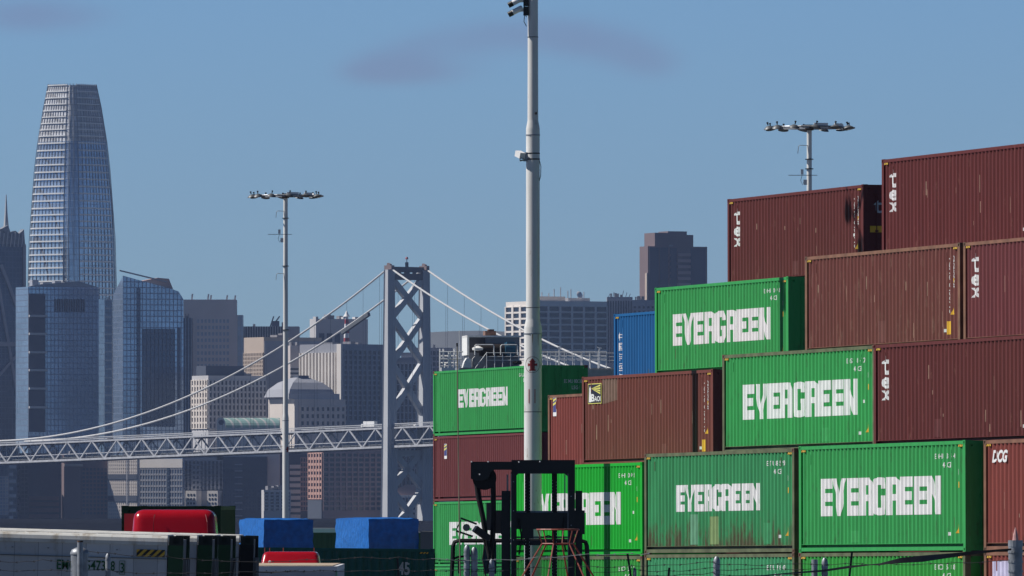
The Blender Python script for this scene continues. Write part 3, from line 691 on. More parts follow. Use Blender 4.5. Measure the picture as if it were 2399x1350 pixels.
MB().lathe([(.9, rr_(1425)), (.9, rr_(1420))], n=24).build('base_plate', RP, rf)
MB().lathe([(.12, 0), (.12, rr_(1425))], n=16).build('pedestal', RP, rf)
# whip pole
wz = 112.0; ws = F/wz
wp = empty('whip_pole', ((1076-1199.5)/ws, wz, ground_z(wz)), label='very thin tan whip pole with black tip crossing the left container pile', cat='pole')
def wq(px, py): return ((px-1076)/ws, 0, EYE+(Y0-py)/ws-ground_z(wz))
MB().tube([wq(1084,1790) if False else (0.04,0,0), wq(1078,1350), wq(1074,1080), wq(1071,812)], [.014,.010,.008,.007], 6).build('rod', mat('tan_rod',(.25,.22,.15),.6), wp)
MB().tube([wq(1071,812), wq(1070.8,804)], .012, 6).build('tip', BLACK, wp)

# ------------------------------------------------------------------ fence with barbed wire
fz0 = 88.0; fsx = F/fz0; fgz = ground_z(fz0)
def fx(px): return (px-1199.5)/fsx
def fzz(py): return EYE+(Y0-py)/fsx
def post(px, top, wpx, label, extra=None, cap='dome', yoff=0):
    r = wpx/2/fsx; o = empty('fence_post', (fx(px), fz0+yoff, fgz), label=label, cat='fence post')
    h = fzz(top)-fgz
    MB().lathe([(r,0),(r,h-.05)], n=16).build('pipe', GALV, o, True)
    if cap == 'dome': MB().lathe([(r*1.08,h-.065),(r*1.08,h-.05),(r*.9,h-.02),(r*.4,h)], n=16).build('cap', GALV, o, True)
    else: MB().lathe([(r*1.05,h-.06),(r*1.05,h)], n=16).build('cap', GALV, o)
    if extra: extra(o, h, r)
    return o
def bands(o, h, r):
    for k in range(4): MB().lathe([(r*1.13, h-.10-.06*k), (r*1.13, h-.075-.06*k)], n=14).build('wire_clamp', GALV, o)
def side_pipe(o, h, r):
    MB().lathe([(.027,.2),(.027,h+.05)], c=(.01,-r-.03,0), n=12).build('pipe', GALV, o, True)
    MB().lathe([(.025,h+.05),(.029,h+.052),(.029,h+.065)], c=(.01,-r-.03,0), n=12).build('pipe_rim', RUST, o)
post(186.5, 1283, 41, 'thick grey corner post with a thin pipe strapped to it, over the white trailer', side_pipe)
post(253, 1297, 12.5, 'slim capped grey fence post in front of the green numbers on the white trailer')
post(1094, 1277, 14, 'banded grey post below the forklift work light, left one of the pair', bands)
post(1111, 1282, 15, 'banded grey post below the forklift work light, right one of the pair', bands)
post(1152, 1310, 12, 'short grey post just left of the forklift mast foot', bands)
post(1487, 1330, 8, 'thin bright post in the dark gap right of the forklift')
post(1679, 1304, 15, 'banded grey post in front of the pale green lower container', bands)
post(1908.5, 1311, 14.5, 'flat topped grey post under the black strap, left one of the two', cap='flat')
post(1932, 1307, 14, 'round topped grey post under the black strap, right one of the two', bands)
def finial(o, h, r):
    MB().lathe([(.028,h),(.022,h+.05),(.004,h+.12)], n=8).build('finial', mat('red_white_tip',(.55,.30,.28),.6), o)
    for k in range(3): MB().lathe([(r*1.08, h-.12-.09*k),(r*1.08, h-.10-.09*k)], n=14).build('wire_clamp', GALV, o)
post(2379, 1266, 33, 'thickest banded fence post at the right edge holding the black strap', finial, cap='flat')
for (xa, ya, xb, yb, lab) in ((1470,1297,1478,1352,'black leaning wire arm in front of the vivid green container'), (1996,1295,1990,1352,'black upright wire arm crossing the black strap'), (549,1312,543,1352,'black leaning wire arm before the dark trailer ends'), (931,1308,934,1352,'black wire arm beside the white number on the teal container'), (1568,1330,1566,1352,'stubby dark stake before the pale green lower container')):
    a = Vector((fx(xa), fz0, fzz(ya))); b = Vector((fx(xb), fz0+.02, fzz(yb))); b2 = b+(b-a)*((b.z-fgz)/(a.z-b.z))*1.0
    o = empty('wire_arm', (b2.x, fz0, fgz), label=lab, cat='fence stake'); MB().bar(a-o.location, Vector((0,0,0)), .022 if xa != 1568 else .035, .02).build('stake', BLACK, o)
BW = mat('barbed_wire', (.035,.035,.04), .6); BWL = mat('bright_wire', (.42,.44,.46), .4, metal=.6)
def wire(pts, label, m=BW, r=.0026, barb=30):
    o = MB(); P = [Vector((fx(a), fz0-.03, fzz(b))) for a, b in pts]; fine = []
    for i in range(len(P)-1):
        n = max(2, int((P[i+1]-P[i]).length*fsx/18))
        for k in range(n): t = k/n; fine.append(P[i].lerp(P[i+1], t)+Vector((0, .004*math.sin(k*2.1), .004*math.sin(k*1.3+i)-math.sin(math.pi*t)*.010)))
    fine.append(P[-1]); o.tube(fine, r, 5)
    d = 0
    for i in range(len(fine)-1):
        d += (fine[i+1]-fine[i]).length*fsx
        if d > barb:
            d = 0; c = fine[i+1]
            for sx, sz in ((.010,.007),(-.004,.010)): o.bar(c-Vector((sx,.006,sz)), c+Vector((sx,.006,sz)), .0035)
    ob = o.build('barbed_wire', m); return tag(ob, label, 'barbed wire')
wire([(-40,1312),(60,1316),(100,1312),(200,1314),(246,1308)], 'upper barbed strand running left of the slim capped post')
wire([(-40,1334),(120,1336),(250,1334),(300,1341),(400,1342),(560,1340),(700,1336)], 'lower barbed strand across the green trailer numbers')
wire([(190,1288),(250,1296),(390,1304),(450,1308),(500,1312),(600,1316),(700,1312),(850,1306),(935,1306),(1010,1310),(1090,1312)], 'upper barbed strand from the thick corner post across both red roofs')
wire([(560,1340),(750,1337),(935,1335),(1010,1336),(1100,1334),(1180,1328)], 'lower barbed strand across the teal container')
wire([(1010,1309),(1160,1312),(1260,1306),(1380,1298),(1480,1296),(1520,1297)], 'bright upper strand passing in front of the forklift', BWL, .003)
wire([(1100,1340),(1250,1330),(1380,1327),(1480,1326),(1670,1316),(1690,1322),(1860,1321),(2000,1320),(2080,1322),(2240,1318),(2365,1312)], 'middle barbed strand spanning the low green containers')
wire([(1390,1342),(1480,1334),(1560,1338),(1670,1330),(1690,1335),(1780,1331),(1900,1333)], 'second lowest barbed strand left of the flat topped post')
wire([(1500,1348),(1600,1346),(1670,1342),(1690,1347),(1880,1346)], 'lowest barbed strand before the pale green container')
# black strap
mb = MB(); pts = [(1700,1356,.9),(1850,1343,1.6),(1930,1337,2.6),(1990,1328,3.0),(2040,1323,1.6),(2060,1321.5,2.2),(2110,1313,6.5),(2160,1309,7.5),(2230,1301,5.0),(2290,1294,3.6),(2368,1287,2.5)]
vs = []; fs = []
for i, (a, b, w) in enumerate(pts):
    tw = [0,.1,.2,.5,1.4,1.9,2.6,2.9,3.3,3.6,3.9][i]; c = Vector((fx(a), fz0-.12, fzz(b))); d = Vector((0, math.sin(tw)*.5, abs(math.cos(tw))*.6+.4)).normalized()*w/fsx
    nn = Vector((0, .004, 0)); vs += [c-d-nn, c+d-nn, c+d+nn, c-d+nn]
    if i: o = 4*(i-1); fs += [(o+k, o+(k+1)%4, o+4+(k+1)%4, o+4+k) for k in range(4)]
tag(mb.raw(vs, fs).build('strap', mat('strap_fabric', (.035,.035,.038), .35, var=.4, scale=5), None, True), 'long twisted black plastic strap sagging from the thick right post', 'strap')
tag(MB().box(-60, 60, fz0+.12, fz0+.125, fgz, fgz+1.9).build('chain_link_fence', GALV), 'grey mesh fence panel below the barbed wire', 'fence') if False else None

# ------------------------------------------------------------------ white refrigerated trailers
RW = mat('trailer_white', (.55,.56,.58), .5, var=.12, scale=.8, dirt=(.30,.28,.25), dirt_amt=.25, grid=(.30, 50., .004, (.25,.26,.28)))
RTOP = mat('trailer_top_white', (.66,.66,.63), .55, var=.15, dirt=(.36,.30,.22), dirt_amt=.55)
RGR = mat('trailer_green_post', (.010,.055,.014), .55, var=.4, scale=4); RGY = mat('trailer_grey', (.17,.17,.175), .7, var=.3)
RLT = mat('green_lettering', (.01,.10,.03), .6)
def reefer(px_r, Z, label, front=False, post_m=RGR):
    g = ground_z(Z); s = F/Z; Lr = 12.2; top = EYE-(1256-Y0)/s-g; b0 = top-2.896
    r = empty('refrigerated_trailer', ((px_r-1199.5)/s-top*math.sin(R(1.6)), Z, g), label=label, cat='trailer', group=None)
    r.rotation_euler = (0, R(1.6), 0)
    mb = MB(); mb.box(-Lr+.1, -.20, .02, 2.42, b0+.1, top-.125); side = mb.build('side_wall', RW, r)
    # cambered roof and rounded lit rail
    mb = MB(); n = 40
    for k in range(n): xa = -Lr+.1+k*(Lr-.3)/n; mb.box(xa+.01, xa+(Lr-.3)/n-.01, .12, 2.32, top-.05, top+.008)
    mb.box(-Lr+.1, -.2, .08, 2.36, top-.1, top-.004); mb.build('roof', RTOP, r)
    mb = MB(); mb.prism([(0,0),(1,0),(1,1),(0,1)], 0, 0) if False else None
    pr = [(-.005,top-.125),(-.012,top-.08),(.0,top-.035),(.03,top-.008),(.08,top),(.12,top),(.12,top-.125)]
    vs = [(x, y, z) for x in (-Lr+.1, -.2) for y, z in pr]; k = len(pr)
    mb = MB().raw(vs, [tuple(range(k-1,-1,-1)), tuple(range(k, 2*k))]+[(i, (i+1)%k, (i+1)%k+k, i+k) for i in range(k)]); mb.build('top_rail', RTOP, r)
    MB().box(-Lr+.1, -.2, -.004, .02, top-.30, top-.29).build('seam', RGY, r)
    for y in (0, 2.278):
        p = MB().box(-.19, 0, y, y+.16, b0, top-.12).build('corner_post', post_m, r)
        c = mk('corner_casting', cmesh(('corner_casting',), None), mat('dark_casting',(.03,.035,.028),.8), r); c.location = (-.18, y-.004, top-.12)
    MB().box(-.10, -.04, .16, 2.28, b0, top-.05).build('end_wall', RGY, r)
    for y in (.4, 1.1, 1.7): MB().box(-.04, .03, y, y+.14, b0+.3, top-.3).build('pipe_duct', RGY, r)
    mb = MB(); mb.box(-Lr+.3, -.2, .5, .7, b0-.35, b0); mb.box(-Lr+.3, -.2, 1.74, 1.94, b0-.35, b0); mb.build('chassis', DARKM, r)
    for x in (-1.6, -2.9):
        for y in (.25, 2.19):
            w = MB().lathe([(.2,-.15),(.46,-.15),(.5,-.1),(.5,.1),(.46,.15),(.2,.15)], n=20).build('wheel', RUB, r, True); w.location = (x, y, .5); w.rotation_euler = (R(90),0,0)
    MB().box(-Lr+2.4, -Lr+2.6, .5, 1.94, 0, b0-.3).build('landing_leg', DARKM, r)
    if front:
        def lx(px): return (px-px_r)/s
        z0, z1 = top-(1346-1256)/s+.02, top-(1322.5-1256)/s+.02
        for txt, a, b in (('EMCU', 135, 196), ('5473', 203, 249), ('1', 251, 256), ('8', 261, 271)):
            vs, fs = text_fit(txt, lx(a), lx(b), z0, z1, .015); MB().raw([(x, .006, z) for x, z in vs], fs).build('number', RLT, r)
        vs, fs = text_fit('3', lx(284), lx(293), z0-.02, z1-.02, .015); MB().raw([(x, .006, z) for x, z in vs], fs).build('number', RLT, r)
        a, b, c0, c1 = lx(281), lx(295), z0-.04, z1
        mb = MB(); mb.box(a, b, .004, .008, c1, c1+.006); mb.box(a, b, .004, .008, c0, c0+.006); mb.box(a, a+.006, .004, .008, c0+.006, c1); mb.box(b-.006, b, .004, .008, c0+.006, c1); mb.build('number_box', RLT, r)
        h_ = MB().box(0, .355, -.002, .004, 0, .092).build('hazard_sticker', HAZ, r); h_.location = (lx(321), .008, top-(1306-1256)/s-.005)
        for x in (114, 275, 30): MB().lathe([(.012,0),(.012,.01)], n=8).build('rivet', RGY, r).location = (lx(x), -.005, top-.20)
    return r
reefer(430, 118.0, 'white refrigerated trailer with green numbers and black yellow hazard sticker, nearest of four', True)
reefer(498, 121.2, 'white trailer end second from the front, dark casting showing behind the nearest trailer')
reefer(541, 124.4, 'white trailer end third from the front, dark green post showing')
reefer(595, 127.6, 'white trailer end farthest back of the four, black post before the blue tarp', False, mat('black_post',(.012,.012,.012),.7))
# white 20 foot box end-on
wb = empty('white_box', (at(789,0,135).x-2.438, 135, ground_z(135)), label='white container end with dusty flat roof below the smaller red truck roof', cat='shipping container')
t_ = EYE-(1325-Y0)/(F/135)-ground_z(135)
MB().box(0, 2.438, .02, 6.06, t_-2.6, t_-.07).build('wall', mat('box_grey_white',(.50,.52,.56),.6), wb)
MB().box(-.004, 2.441, 0, 6.07, t_-.085, t_-.012).build('top_rail', WHITE, wb)
MB().box(.06, 2.38, .05, 6.0, t_-.014, t_).build('roof', mat('dusty_roof',(.42,.34,.25),.85, var=.2), wb)
MB().box(2.42, 2.446, .0, .12, t_-2.6, t_-.09).build('corner_post', mat('pale_green_post',(.22,.42,.28),.6), wb)
mb = MB()
for k in range(18): mb.box(.05+k*.137, .062+k*.137, -.008, 0, t_-.082, t_-.070)
mb.build('rivets', DARKM, wb)
mb = MB(); mb.box(.2, 2.2, .1, 6, t_-2.85, t_-2.6); mb.build('chassis', DARKM, wb)
for y in (.9, 5.0):
    for x in (.3, 2.1):
        w = MB().lathe([(.2,-.15),(.44,-.15),(.48,-.1),(.48,.1),(.44,.15),(.2,.15)], n=18).build('wheel', RUB, wb, True); w.location = (x, y, .48); w.rotation_euler = (0, R(90), 0)
# ------------------------------------------------------------------ trucks
RED = mat('truck_red', (.42,.006,.014), .22, var=.04, coat=.6); REDD = mat('truck_red_side', (.50,.012,.02), .3, var=.04, coat=.5)
def rounded(x0, x1, y0, y1, z0, z1, r, name, m, parent, seg=6, topscale=.9):
    bm = bmesh.new(); bmesh.ops.create_cube(bm, size=1)
    for v in bm.verts:
        k = topscale if v.co.z > 0 else 1
        v.co = Vector(((x0+x1)/2+v.co.x*(x1-x0)*k, (y0+y1)/2+(v.co.y*(y1-y0) if v.co.z < 0 else v.co.y*(y1-y0)*.8+(y1-y0)*.1), z0+(v.co.z+.5)*(z1-z0)))
    bmesh.ops.bevel(bm, geom=bm.edges[:], offset=r, segments=seg, affect='EDGES', profile=.6)
    me = bpy.data.meshes.new(name); bm.to_mesh(me); bm.free(); return mk(name, me, m, parent, True)
def truck(pxa, pxb, ytop, Z, label, fair):
    s = F/Z; g = ground_z(Z); X = ((pxa+pxb)/2-1199.5)/s; w = (pxb-pxa)/s; top = EYE-(ytop-Y0)/s-g
    r = empty('truck', (X, Z, g), label=label, cat='truck')
    if fair:
        rounded(-w/2, w/2, .3, 2.4, top-1.5, top, .28, 'roof_fairing', RED, r, 8, .90)
        MB().box(-w/2-.16, -w/2+.1, 1.6, 2.2, top-1.2, top-.10).build('side_deflector', REDD, r)
        for x in (-w*.23, w*.38): MB().tube([(x*.93, 0.62, top-.12), (x*.98,.48,top-.3), (x,.40,top-.7)], .012, 5).build('panel_seam', mat('seam_red',(.2,.004,.01),.4), r)
    else:
        rounded(-w/2, w/2, .2, 2.2, top-.55, top, .16, 'cab_roof', RED, r, 6, .88)
        for x in (-w*.42, -w*.34, -w*.12, w*.38): MB().tube([(x,.9,top-.05),(x,.9,top+.12)], .012, 5).build('aerial', REDD, r)
        MB().lathe([(.0,0),(.04,.01),(.05,.05),(.0,.07)], n=10).build('marker_lamp', WHITE, r, True).location = (-w*.33, .22, top-.34)
    b = top-(1.3 if fair else .45)
    rounded(-w/2-.03, w/2+.03, .2, 2.3, 1.0, b, .12, 'cab', RED, r, 3, .96)
    MB().box(-w*.42, w*.42, .15, .24, b-.95, b-.2).build('windscreen', mat('dark_glass',(.01,.012,.015),.1), r)
    rounded(-.95, .95, -1.3, .25, .7, 1.9, .15, 'bonnet', RED, r, 3)
    MB().box(-.6, .6, -1.33, -1.29, .8, 1.6).build('grille', GALV, r)
    mb = MB(); mb.box(-1.15, 1.15, -1.5, -1.32, .35, .75); mb.build('bumper', GALV, r)
    mb = MB(); mb.box(-.45, .45, -1.2, 5.5, .6, .95); mb.build('chassis', DARKM, r)
    for y in (-.7, 3.6, 4.8):
        for x in (-1.0, 1.0):
            ww = MB().lathe([(.2,-.15),(.46,-.15),(.5,-.1),(.5,.1),(.46,.15),(.2,.15)], n=20).build('wheel', RUB, r, True); ww.location = (x, y, .5); ww.rotation_euler = (0, R(90), 0)
    return r
truck(300, 511, 1194, 227, 'larger rounded red truck roof fairing standing before a dark green container', True)
truck(607, 752, 1293, 288, 'smaller low red truck cab roof with aerials, between white box and teal container', False)
def yaw(deg): return Matrix.Rotation(R(deg), 3, 'Z')
DG = paint('dark_green_paint', (.014,.060,.022), amt=.1); TEAL = paint('teal_paint', (.012,.095,.085), amt=.05)
tg = container((0,0,0), DG, 'dark green container on a chassis directly behind the larger red truck roof', rot=yaw(-90), marks=(), framem=DG, castm=DG)
s = F/231.; tg.location = ((285-1199.5)/s, 231+12.192, EYE-(1185-Y0)/s-2.896)
ch = MB().box(.3, 11.9, .7, 1.75, -.45, -.02); ch.build('chassis', DARKM, tg)
for x in (10.8, 9.4, 2.5):
    for y in (.3, 2.1):
        ww = MB().lathe([(.2,-.15),(.46,-.15),(.5,-.1),(.5,.1),(.46,.15),(.2,.15)], n=20).build('wheel', RUB, tg, True); ww.location = (x, y, -.72); ww.rotation_euler = (R(90), 0, 0)
# teal container side-on, on a low platform
s = F/330.; tz = EYE-(1277-Y0)/s-2.896; Lt = 13.716
tr = ((1008-1199.5)/s)
tl = container((tr-Lt+.1, 330, tz), TEAL, 'long dark teal container with grey length number, behind the red truck roofs', Lc=Lt, rot=yaw(0), framem=TEAL, castm=TEAL)
tl.rotation_euler = (0, R(.6), 0)
conform('lettering', text_fit('45', Lt-1.26, Lt-.84, 1.97, 2.43, .03), GREYT, tl, .16, .01, True)
conform('number', join2(text_fit('EMCU 800914', Lt-5.2, Lt-5.0, .6, 2.4, .01, rot=90), text_fit('45 R1', Lt-4.2, Lt-4.08, 1.3, 2.0, .01, rot=90)), GREYT, tl, .16, .008)
conform('decal', quads([bar2(Lt-3.2, Lt-2.9, 1.55, 1.85)]), YELLOW, tl, .16, .008)
plat = MB().box(tr-Lt-.2, tr+.4, 329.6, 333, ground_z(330)-.2, tz).build('loading_platform', mat('concrete',(.30,.29,.27),.9)); tag(plat, 'low concrete platform under the dark teal container', 'platform')
# blue tarpaulin loads on green containers
TP = mat('blue_tarpaulin', (.006,.125,.46), .45, var=.22, scale=3.5, bump=1.)
for i, (xl, xc, xr, yt, lab) in enumerate(((553,618,733,1215,'left one of two square blue tarpaulin covered loads, behind the white mast'), (780,863,980,1213,'right one of two square blue tarpaulin covered loads, under the bridge tower'))):
    Z = 455.+i; s = F/Z; phi = 14.
    cx = (xc-1199.5)/s; Wd = (xr-xc)/s/math.cos(R(phi)); Dp = (xc-xl)/s/math.sin(R(phi)); zt = EYE-(yt-Y0)/s; gz = ground_z(Z)
    cc = container((cx+.0, Z, gz), G_C if i else G_A, ('green container carrying the left blue tarpaulin load', 'green container carrying the right blue tarpaulin load')[i], Lc=12.192, h=2.591, rot=yaw(phi-90), full=False)
    cc.location = Vector((cx, Z, gz))+yaw(phi) @ Vector((0.06, 12.19, 0))
    o = empty('tarpaulin_load', (cx, Z, gz+2.60), R(phi), label=lab, cat='tarpaulin load')
    bm = bmesh.new(); H = zt-gz-2.60
    bmesh.ops.create_cube(bm, size=1); bmesh.ops.subdivide_edges(bm, edges=bm.edges[:], cuts=9, use_grid_fill=True)
    for v in bm.verts:
        jx = random.uniform(-.03,.03)
        v.co = Vector(((v.co.x+.5)*Wd+jx, (v.co.y+.5)*Dp+random.uniform(-.05,.05), (v.co.z+.5)*H+random.uniform(-.03,.02)*(1 if v.co.z > 0 else 0)-(.05 if v.co.z > .45 and (abs(v.co.x) > .45 or abs(v.co.y) > .45) else 0)))
    me = bpy.data.meshes.new('tarpaulin'); bm.to_mesh(me); bm.free(); mk('tarpaulin', me, TP, o, True)
    MB().box(.02, Wd-.02, -.01, -.004, .3, .33).build('rope', DARKM, o)
gc = container((0,0,0), paint('drab_green',(.05,.13,.06)), 'drab green container top peeping between the two blue tarpaulin loads', h=2.896, rot=yaw(0), full=False)
s = F/520.; gc.location = ((700-1199.5)/s, 520, EYE-(1248-Y0)/s-2.896)
MB().box(.5, 5, .4, 2, 2.9, 3.14).build('white_tarp_heap', WHITE, gc)
s2 = F/520.; MB().box(gc.location.x, gc.location.x+12.2, 520, 522.4, ground_z(520)-.1, gc.location.z).build('concrete_stand', _m['concrete'])
tag(bpy.data.objects['concrete_stand'], 'plain concrete stand under the drab green container', 'platform')
gy = container((0,0,0), paint('grey_paint',(.16,.17,.18)), 'grey container end showing in the gap left of the green pile', h=2.896, rot=yaw(-90), full=False)
s = F/450.; gy.location = ((985-1199.5)/s, 450+12.2, EYE-(1245-Y0)/s-2.896)
MB().box(gy.location.x, gy.location.x+2.4, 450.1, 462, ground_z(450)-.1, gy.location.z).build('plinth', _m['concrete']); tag(bpy.data.objects['plinth'], 'concrete stand under the grey container beside the green pile', 'platform')

# ------------------------------------------------------------------ ship behind the left pile
SZ = 960.; ss = F/SZ
sh = empty('ship', (at(1235,0,SZ).x, SZ, -8.5), label='grey ship deck with white railings and machinery behind the left green pile', cat='ship')
sh.rotation_euler = (0, 0, R(8))
def sq(px, py, y=0): return ((px-1235)/ss, y, EYE+(Y0-py)/ss+8.5)
def sbox(mb, xa, xb, ya, yb, d0, d1):
    a = sq(xa, yb); b = sq(xb, ya); return mb.box(a[0], b[0], d0, d1, a[2], b[2])
SG = mat('ship_grey', (.26,.27,.30), .6, var=.15, scale=.6); SWH = mat('ship_white', (.85,.85,.83), .5, var=.1); SPL = mat('ship_pale', (.42,.42,.38), .6)
dk = sq(0, 862)[2]
MB().prism([(sq(1075,0)[0], dk-3), (sq(1075,0)[0], dk), (sq(1700,0)[0], dk), (sq(1700,0)[0], dk-3)], 0, 14).build('upper_deck', SG, sh)
MB().prism([(sq(1095,0)[0], 0), (sq(1075,0)[0], dk-3), (60, dk-3), (60, 0)], .2, 13).build('hull', mat('hull_dark',(.03,.04,.06),.5), sh)
sbox(MB(), 1372, 1700, 866, 900, -.3, -.1).build('bulkhead', SPL, sh)
sbox(MB(), 1102, 1222, 789, 866, 1.5, 5).build('deck_house', SG, sh)
mb = MB(); sbox(mb, 1097, 1102, 788, 832, 1.3, 5.2); sbox(mb, 1097, 1226, 786, 790, 1.2, 5.2); mb.build('lit_wall_edge', SWH, sh)  # white strips stand in for sunlight on the side of the deck house
mb = MB(); sbox(mb, 1143, 1178, 791, 803, 1.42, 1.5); mb.build('panel', mat('panel_grey',(.22,.24,.27),.6), sh)
mb = MB(); sbox(mb, 1103, 1140, 791, 826, 1.42, 1.5); mb.build('louvre_panel', mat('louvre',(.06,.06,.07),.7), sh)
dr = MB().tube([sq(1126,820,1.0), sq(1190,820,1.0)], .62, 18).build('winch_drum', mat('drum_dark',(.018,.012,.010),.6), sh, True)
MB().tube([sq(1184,818,.7), sq(1208,818,.7)], .66, 16).build('winch_motor', mat('motor_blue',(.02,.10,.17),.5), sh, True)
fbl = MB(); sbox(fbl, 1188, 1206, 801, 836, .2, .9); fbl.build('motor_casing', _m['motor_blue'], sh)
MB().lathe([(.0,-.3),(.55,-.2),(.6,.0),(.1,.25)], n=14).build('sheave', SWH, sh, True).location = sq(1120, 816, .6)
mb = MB(); mb.prism([(sq(1107,0)[0],dk), (sq(1107,0)[0],dk+.9), (sq(1113,0)[0],dk+1.2), (sq(1135,0)[0],dk+1.1), (sq(1140,0)[0],dk)], .3, .9); mb.build('winch_base', mat('winch_grey',(.30,.30,.30),.6), sh)
mb = MB(); mb.prism([(sq(1082,0)[0],dk), (sq(1086,0)[0],dk+.6), (sq(1092,0)[0],dk+1.0), (sq(1102,0)[0],dk+.9), (sq(1103,0)[0],dk)], -.2, .8); mb.build('fairlead', SWH, sh)
mb = MB(); sbox(mb, 1142, 1168, 775, 787, 2, 3.6); sbox(mb, 1150, 1164, 771, 776, 2.2, 3); mb.build('rusty_block', mat('rusty_block',(.16,.09,.07),.8,var=.4,scale=3), sh)
# railings
def rail(mb, xa, xb, ytop, y, n, rows=3, r=.06):
    t = sq(0, ytop)[2]
    for k in range(rows): zz = t-k*.38; mb.bar((sq(xa,0)[0], y, zz), (sq(xb,0)[0], y, zz), r, n=6)
    for k in range(n+1): x = sq(xa+(xb-xa)*k/n, 0)[0]; mb.bar((x, y, dk-.1), (x, y, t), r*1.3, n=6)
mb = MB(); rail(mb, 1138, 1440, 827, -.4, 16); mb.build('railing', SWH, sh)
mb = MB(); rail(mb, 1260, 1440, 822, 5, 9); mb.build('railing', SWH, sh)
mb = MB()
for (xa, xb, yt, dep) in ((1026,1082,825,-.5),(1028,1080,842,-.2),(1032,1072,834,.6)):
    zt = sq(0,yt)[2]; mb.bar((sq(xa,0)[0],dep,zt), (sq(xb,0)[0],dep,zt), .15, n=6); mb.bar((sq(xa,0)[0],dep,zt-.7), (sq(xb,0)[0],dep,zt-.7), .13, n=6)
for x in (1028,1036,1049,1053,1062,1073): mb.bar((sq(x,0)[0],-.3,dk-2.5), (sq(x,0)[0],-.3,sq(0,818+(x*7)%14)[2]), .17, n=6)
for x in (1030,1040,1054): mb.bar((sq(x,0)[0],.2,dk-1.2), (sq(x+12,0)[0],.2,dk+.4), .15, n=6)
mb.build('platform_railing', SWH, sh)
sbox(MB(), 1031, 1060, 862, 874, -.5, 1).build('platform', SWH, sh)
mb = MB()
for x0, x1, yt in ((1111,1156,808),(1172,1212,808)): mb.tube([sq(x0,832,-.1), sq(x0,yt+3,-.1), sq(x0+3,yt,-.1), sq(x1-2,yt,-.1), sq(x1,yt+3,-.1), sq(x1,832,-.1)], .06, 6)
mb.build('guard_hoop', SWH, sh)
mb = MB(); mb.bar(sq(1108,866,-.6), sq(1138,826,-.6), .09, n=6); mb.bar(sq(1130,864,-.6), sq(1134,858,-.6), .05); mb.build('stay', SWH, sh)
MB().tube([sq(1075,830,-.2), sq(1074,775,-.2)], .03, 5).build('aerial', SWH, sh)
for x, y in ((1325,812),(1420,812)):
    MB().bar(sq(x,860,4), sq(x,y,4), .12).build('deck_light', SWH, sh); MB().bar(sq(x-5,y,4), sq(x+5,y+2,4), .10).build('deck_light', SWH, sh)
MB().lathe([(.42,-.2),(.5,0),(.42,.2)], n=14).build('bollard', DARKM, sh, True).location = sq(1211, 850, -.2)

# ------------------------------------------------------------------ suspension bridge
BZ = 6150.; bs = F/BZ
b_ = Vector((-.6, .8, 0)); w_ = Vector((.8, .6, 0))
T0 = at(912, 0, BZ); T0.z = 0
br = empty('suspension_bridge', (T0.x, T0.y, -8.5), label='grey steel suspension bridge with cross braced tower and truss deck', cat='bridge')
BR = mat('bridge_grey', (.52,.53,.55), .55, metal=.0, var=.08, scale=.05); BRT = mat('truss_grey', (.46,.47,.50), .6, var=.2, scale=.3); BRD = mat('bridge_dark', (.10,.11,.12), .7)
def bz(y, Z=BZ): return EYE+(Y0-y)*Z/F+8.5
LEGS = 28.5
tt = bz(632)
for k, o_ in enumerate((0, LEGS)):
    mb = MB(); c = w_*o_; zt = tt; 
    def ring(z, hw): return [c+b_*a*hw+w_*d*hw*.9+Vector((0,0,z)) for a, d in ((-1,-1),(1,-1),(1,1),(-1,1))]
    vs = ring(0, 4.0)+ring(bz(1000), 3.3)+ring(zt, 2.35); mb.raw(vs, [(0,1,2,3),(8,9,10,11)]+[(r*4+i, r*4+(i+1)%4, r*4+4+(i+1)%4, r*4+4+i) for r in (0,1) for i in range(4)])
    lg = mb.build('tower_leg', BR, br)
    # raised edge strips give the leg its cellular lines
    mb = MB()
    for sd in (-1, 1):
        for f in (-.98, .98):
            lo = c+b_*f*4.0+w_*sd*3.7; md = c+b_*f*3.3+w_*sd*3.05; hi = c+b_*f*2.35+w_*sd*2.2
            mb.bar(lo+Vector((0,0,0)), md+Vector((0,0,bz(1000))), 1.1); mb.bar(md+Vector((0,0,bz(1000))), hi+Vector((0,0,zt)), .9)
    for sd in (-.25,.25):
        lo = c+w_*sd*4.0-b_*4.05; hi = c+w_*sd*2.3-b_*2.4; mb.bar(lo, c+w_*sd*3.3-b_*3.35+Vector((0,0,bz(1000))), .5); mb.bar(c+w_*sd*3.3-b_*3.35+Vector((0,0,bz(1000))), hi+Vector((0,0,zt)), .5)
    mb.build('edge_strip', BR, lg)
def lx_(y): # level for a photo row
    return bz(y)
levels = [664, 750, 840, 940, 1040, 1140, 1240]
levels = [668, 762, 857, 955]
def brace(y0, y1, mirror, first=False):
    for d in (0, 1):
        a = w_*(1.5 if d == 0 else LEGS-1.5)+Vector((0,0,bz(y0))); b = w_*(LEGS-1.5 if d == 0 else 1.5)+Vector((0,0,bz(y1)))
        MB().bar(a, b, 3.9, 3.4, ref=b_).build('cross_brace', BR, br)
for y0, y1 in ((652,744),(744,850),(850,968)): brace(y0, y1, 0)
for y0, y1 in ((1052,1146),(1146,1250)): brace(y0, y1, 0)
mb = MB(); o3 = Vector((0,0,1))
mb.bar(w_*-1+o3*bz(648), w_*(LEGS+1)+o3*bz(648), 4.2, 4.2, ref=b_); mb.bar(w_*-1+o3*(tt+.2), w_*(LEGS+1)+o3*(tt+.2), 3.6, 1.8, ref=b_)
for k in range(5): mb.bar(w_*(2+k*(LEGS-4)/4)+o3*bz(650), w_*(2+k*(LEGS-4)/4)+o3*tt, 1.8 if k != 2 else 3.4, 2, ref=b_)
mb.build('top_portal', BRD, br)
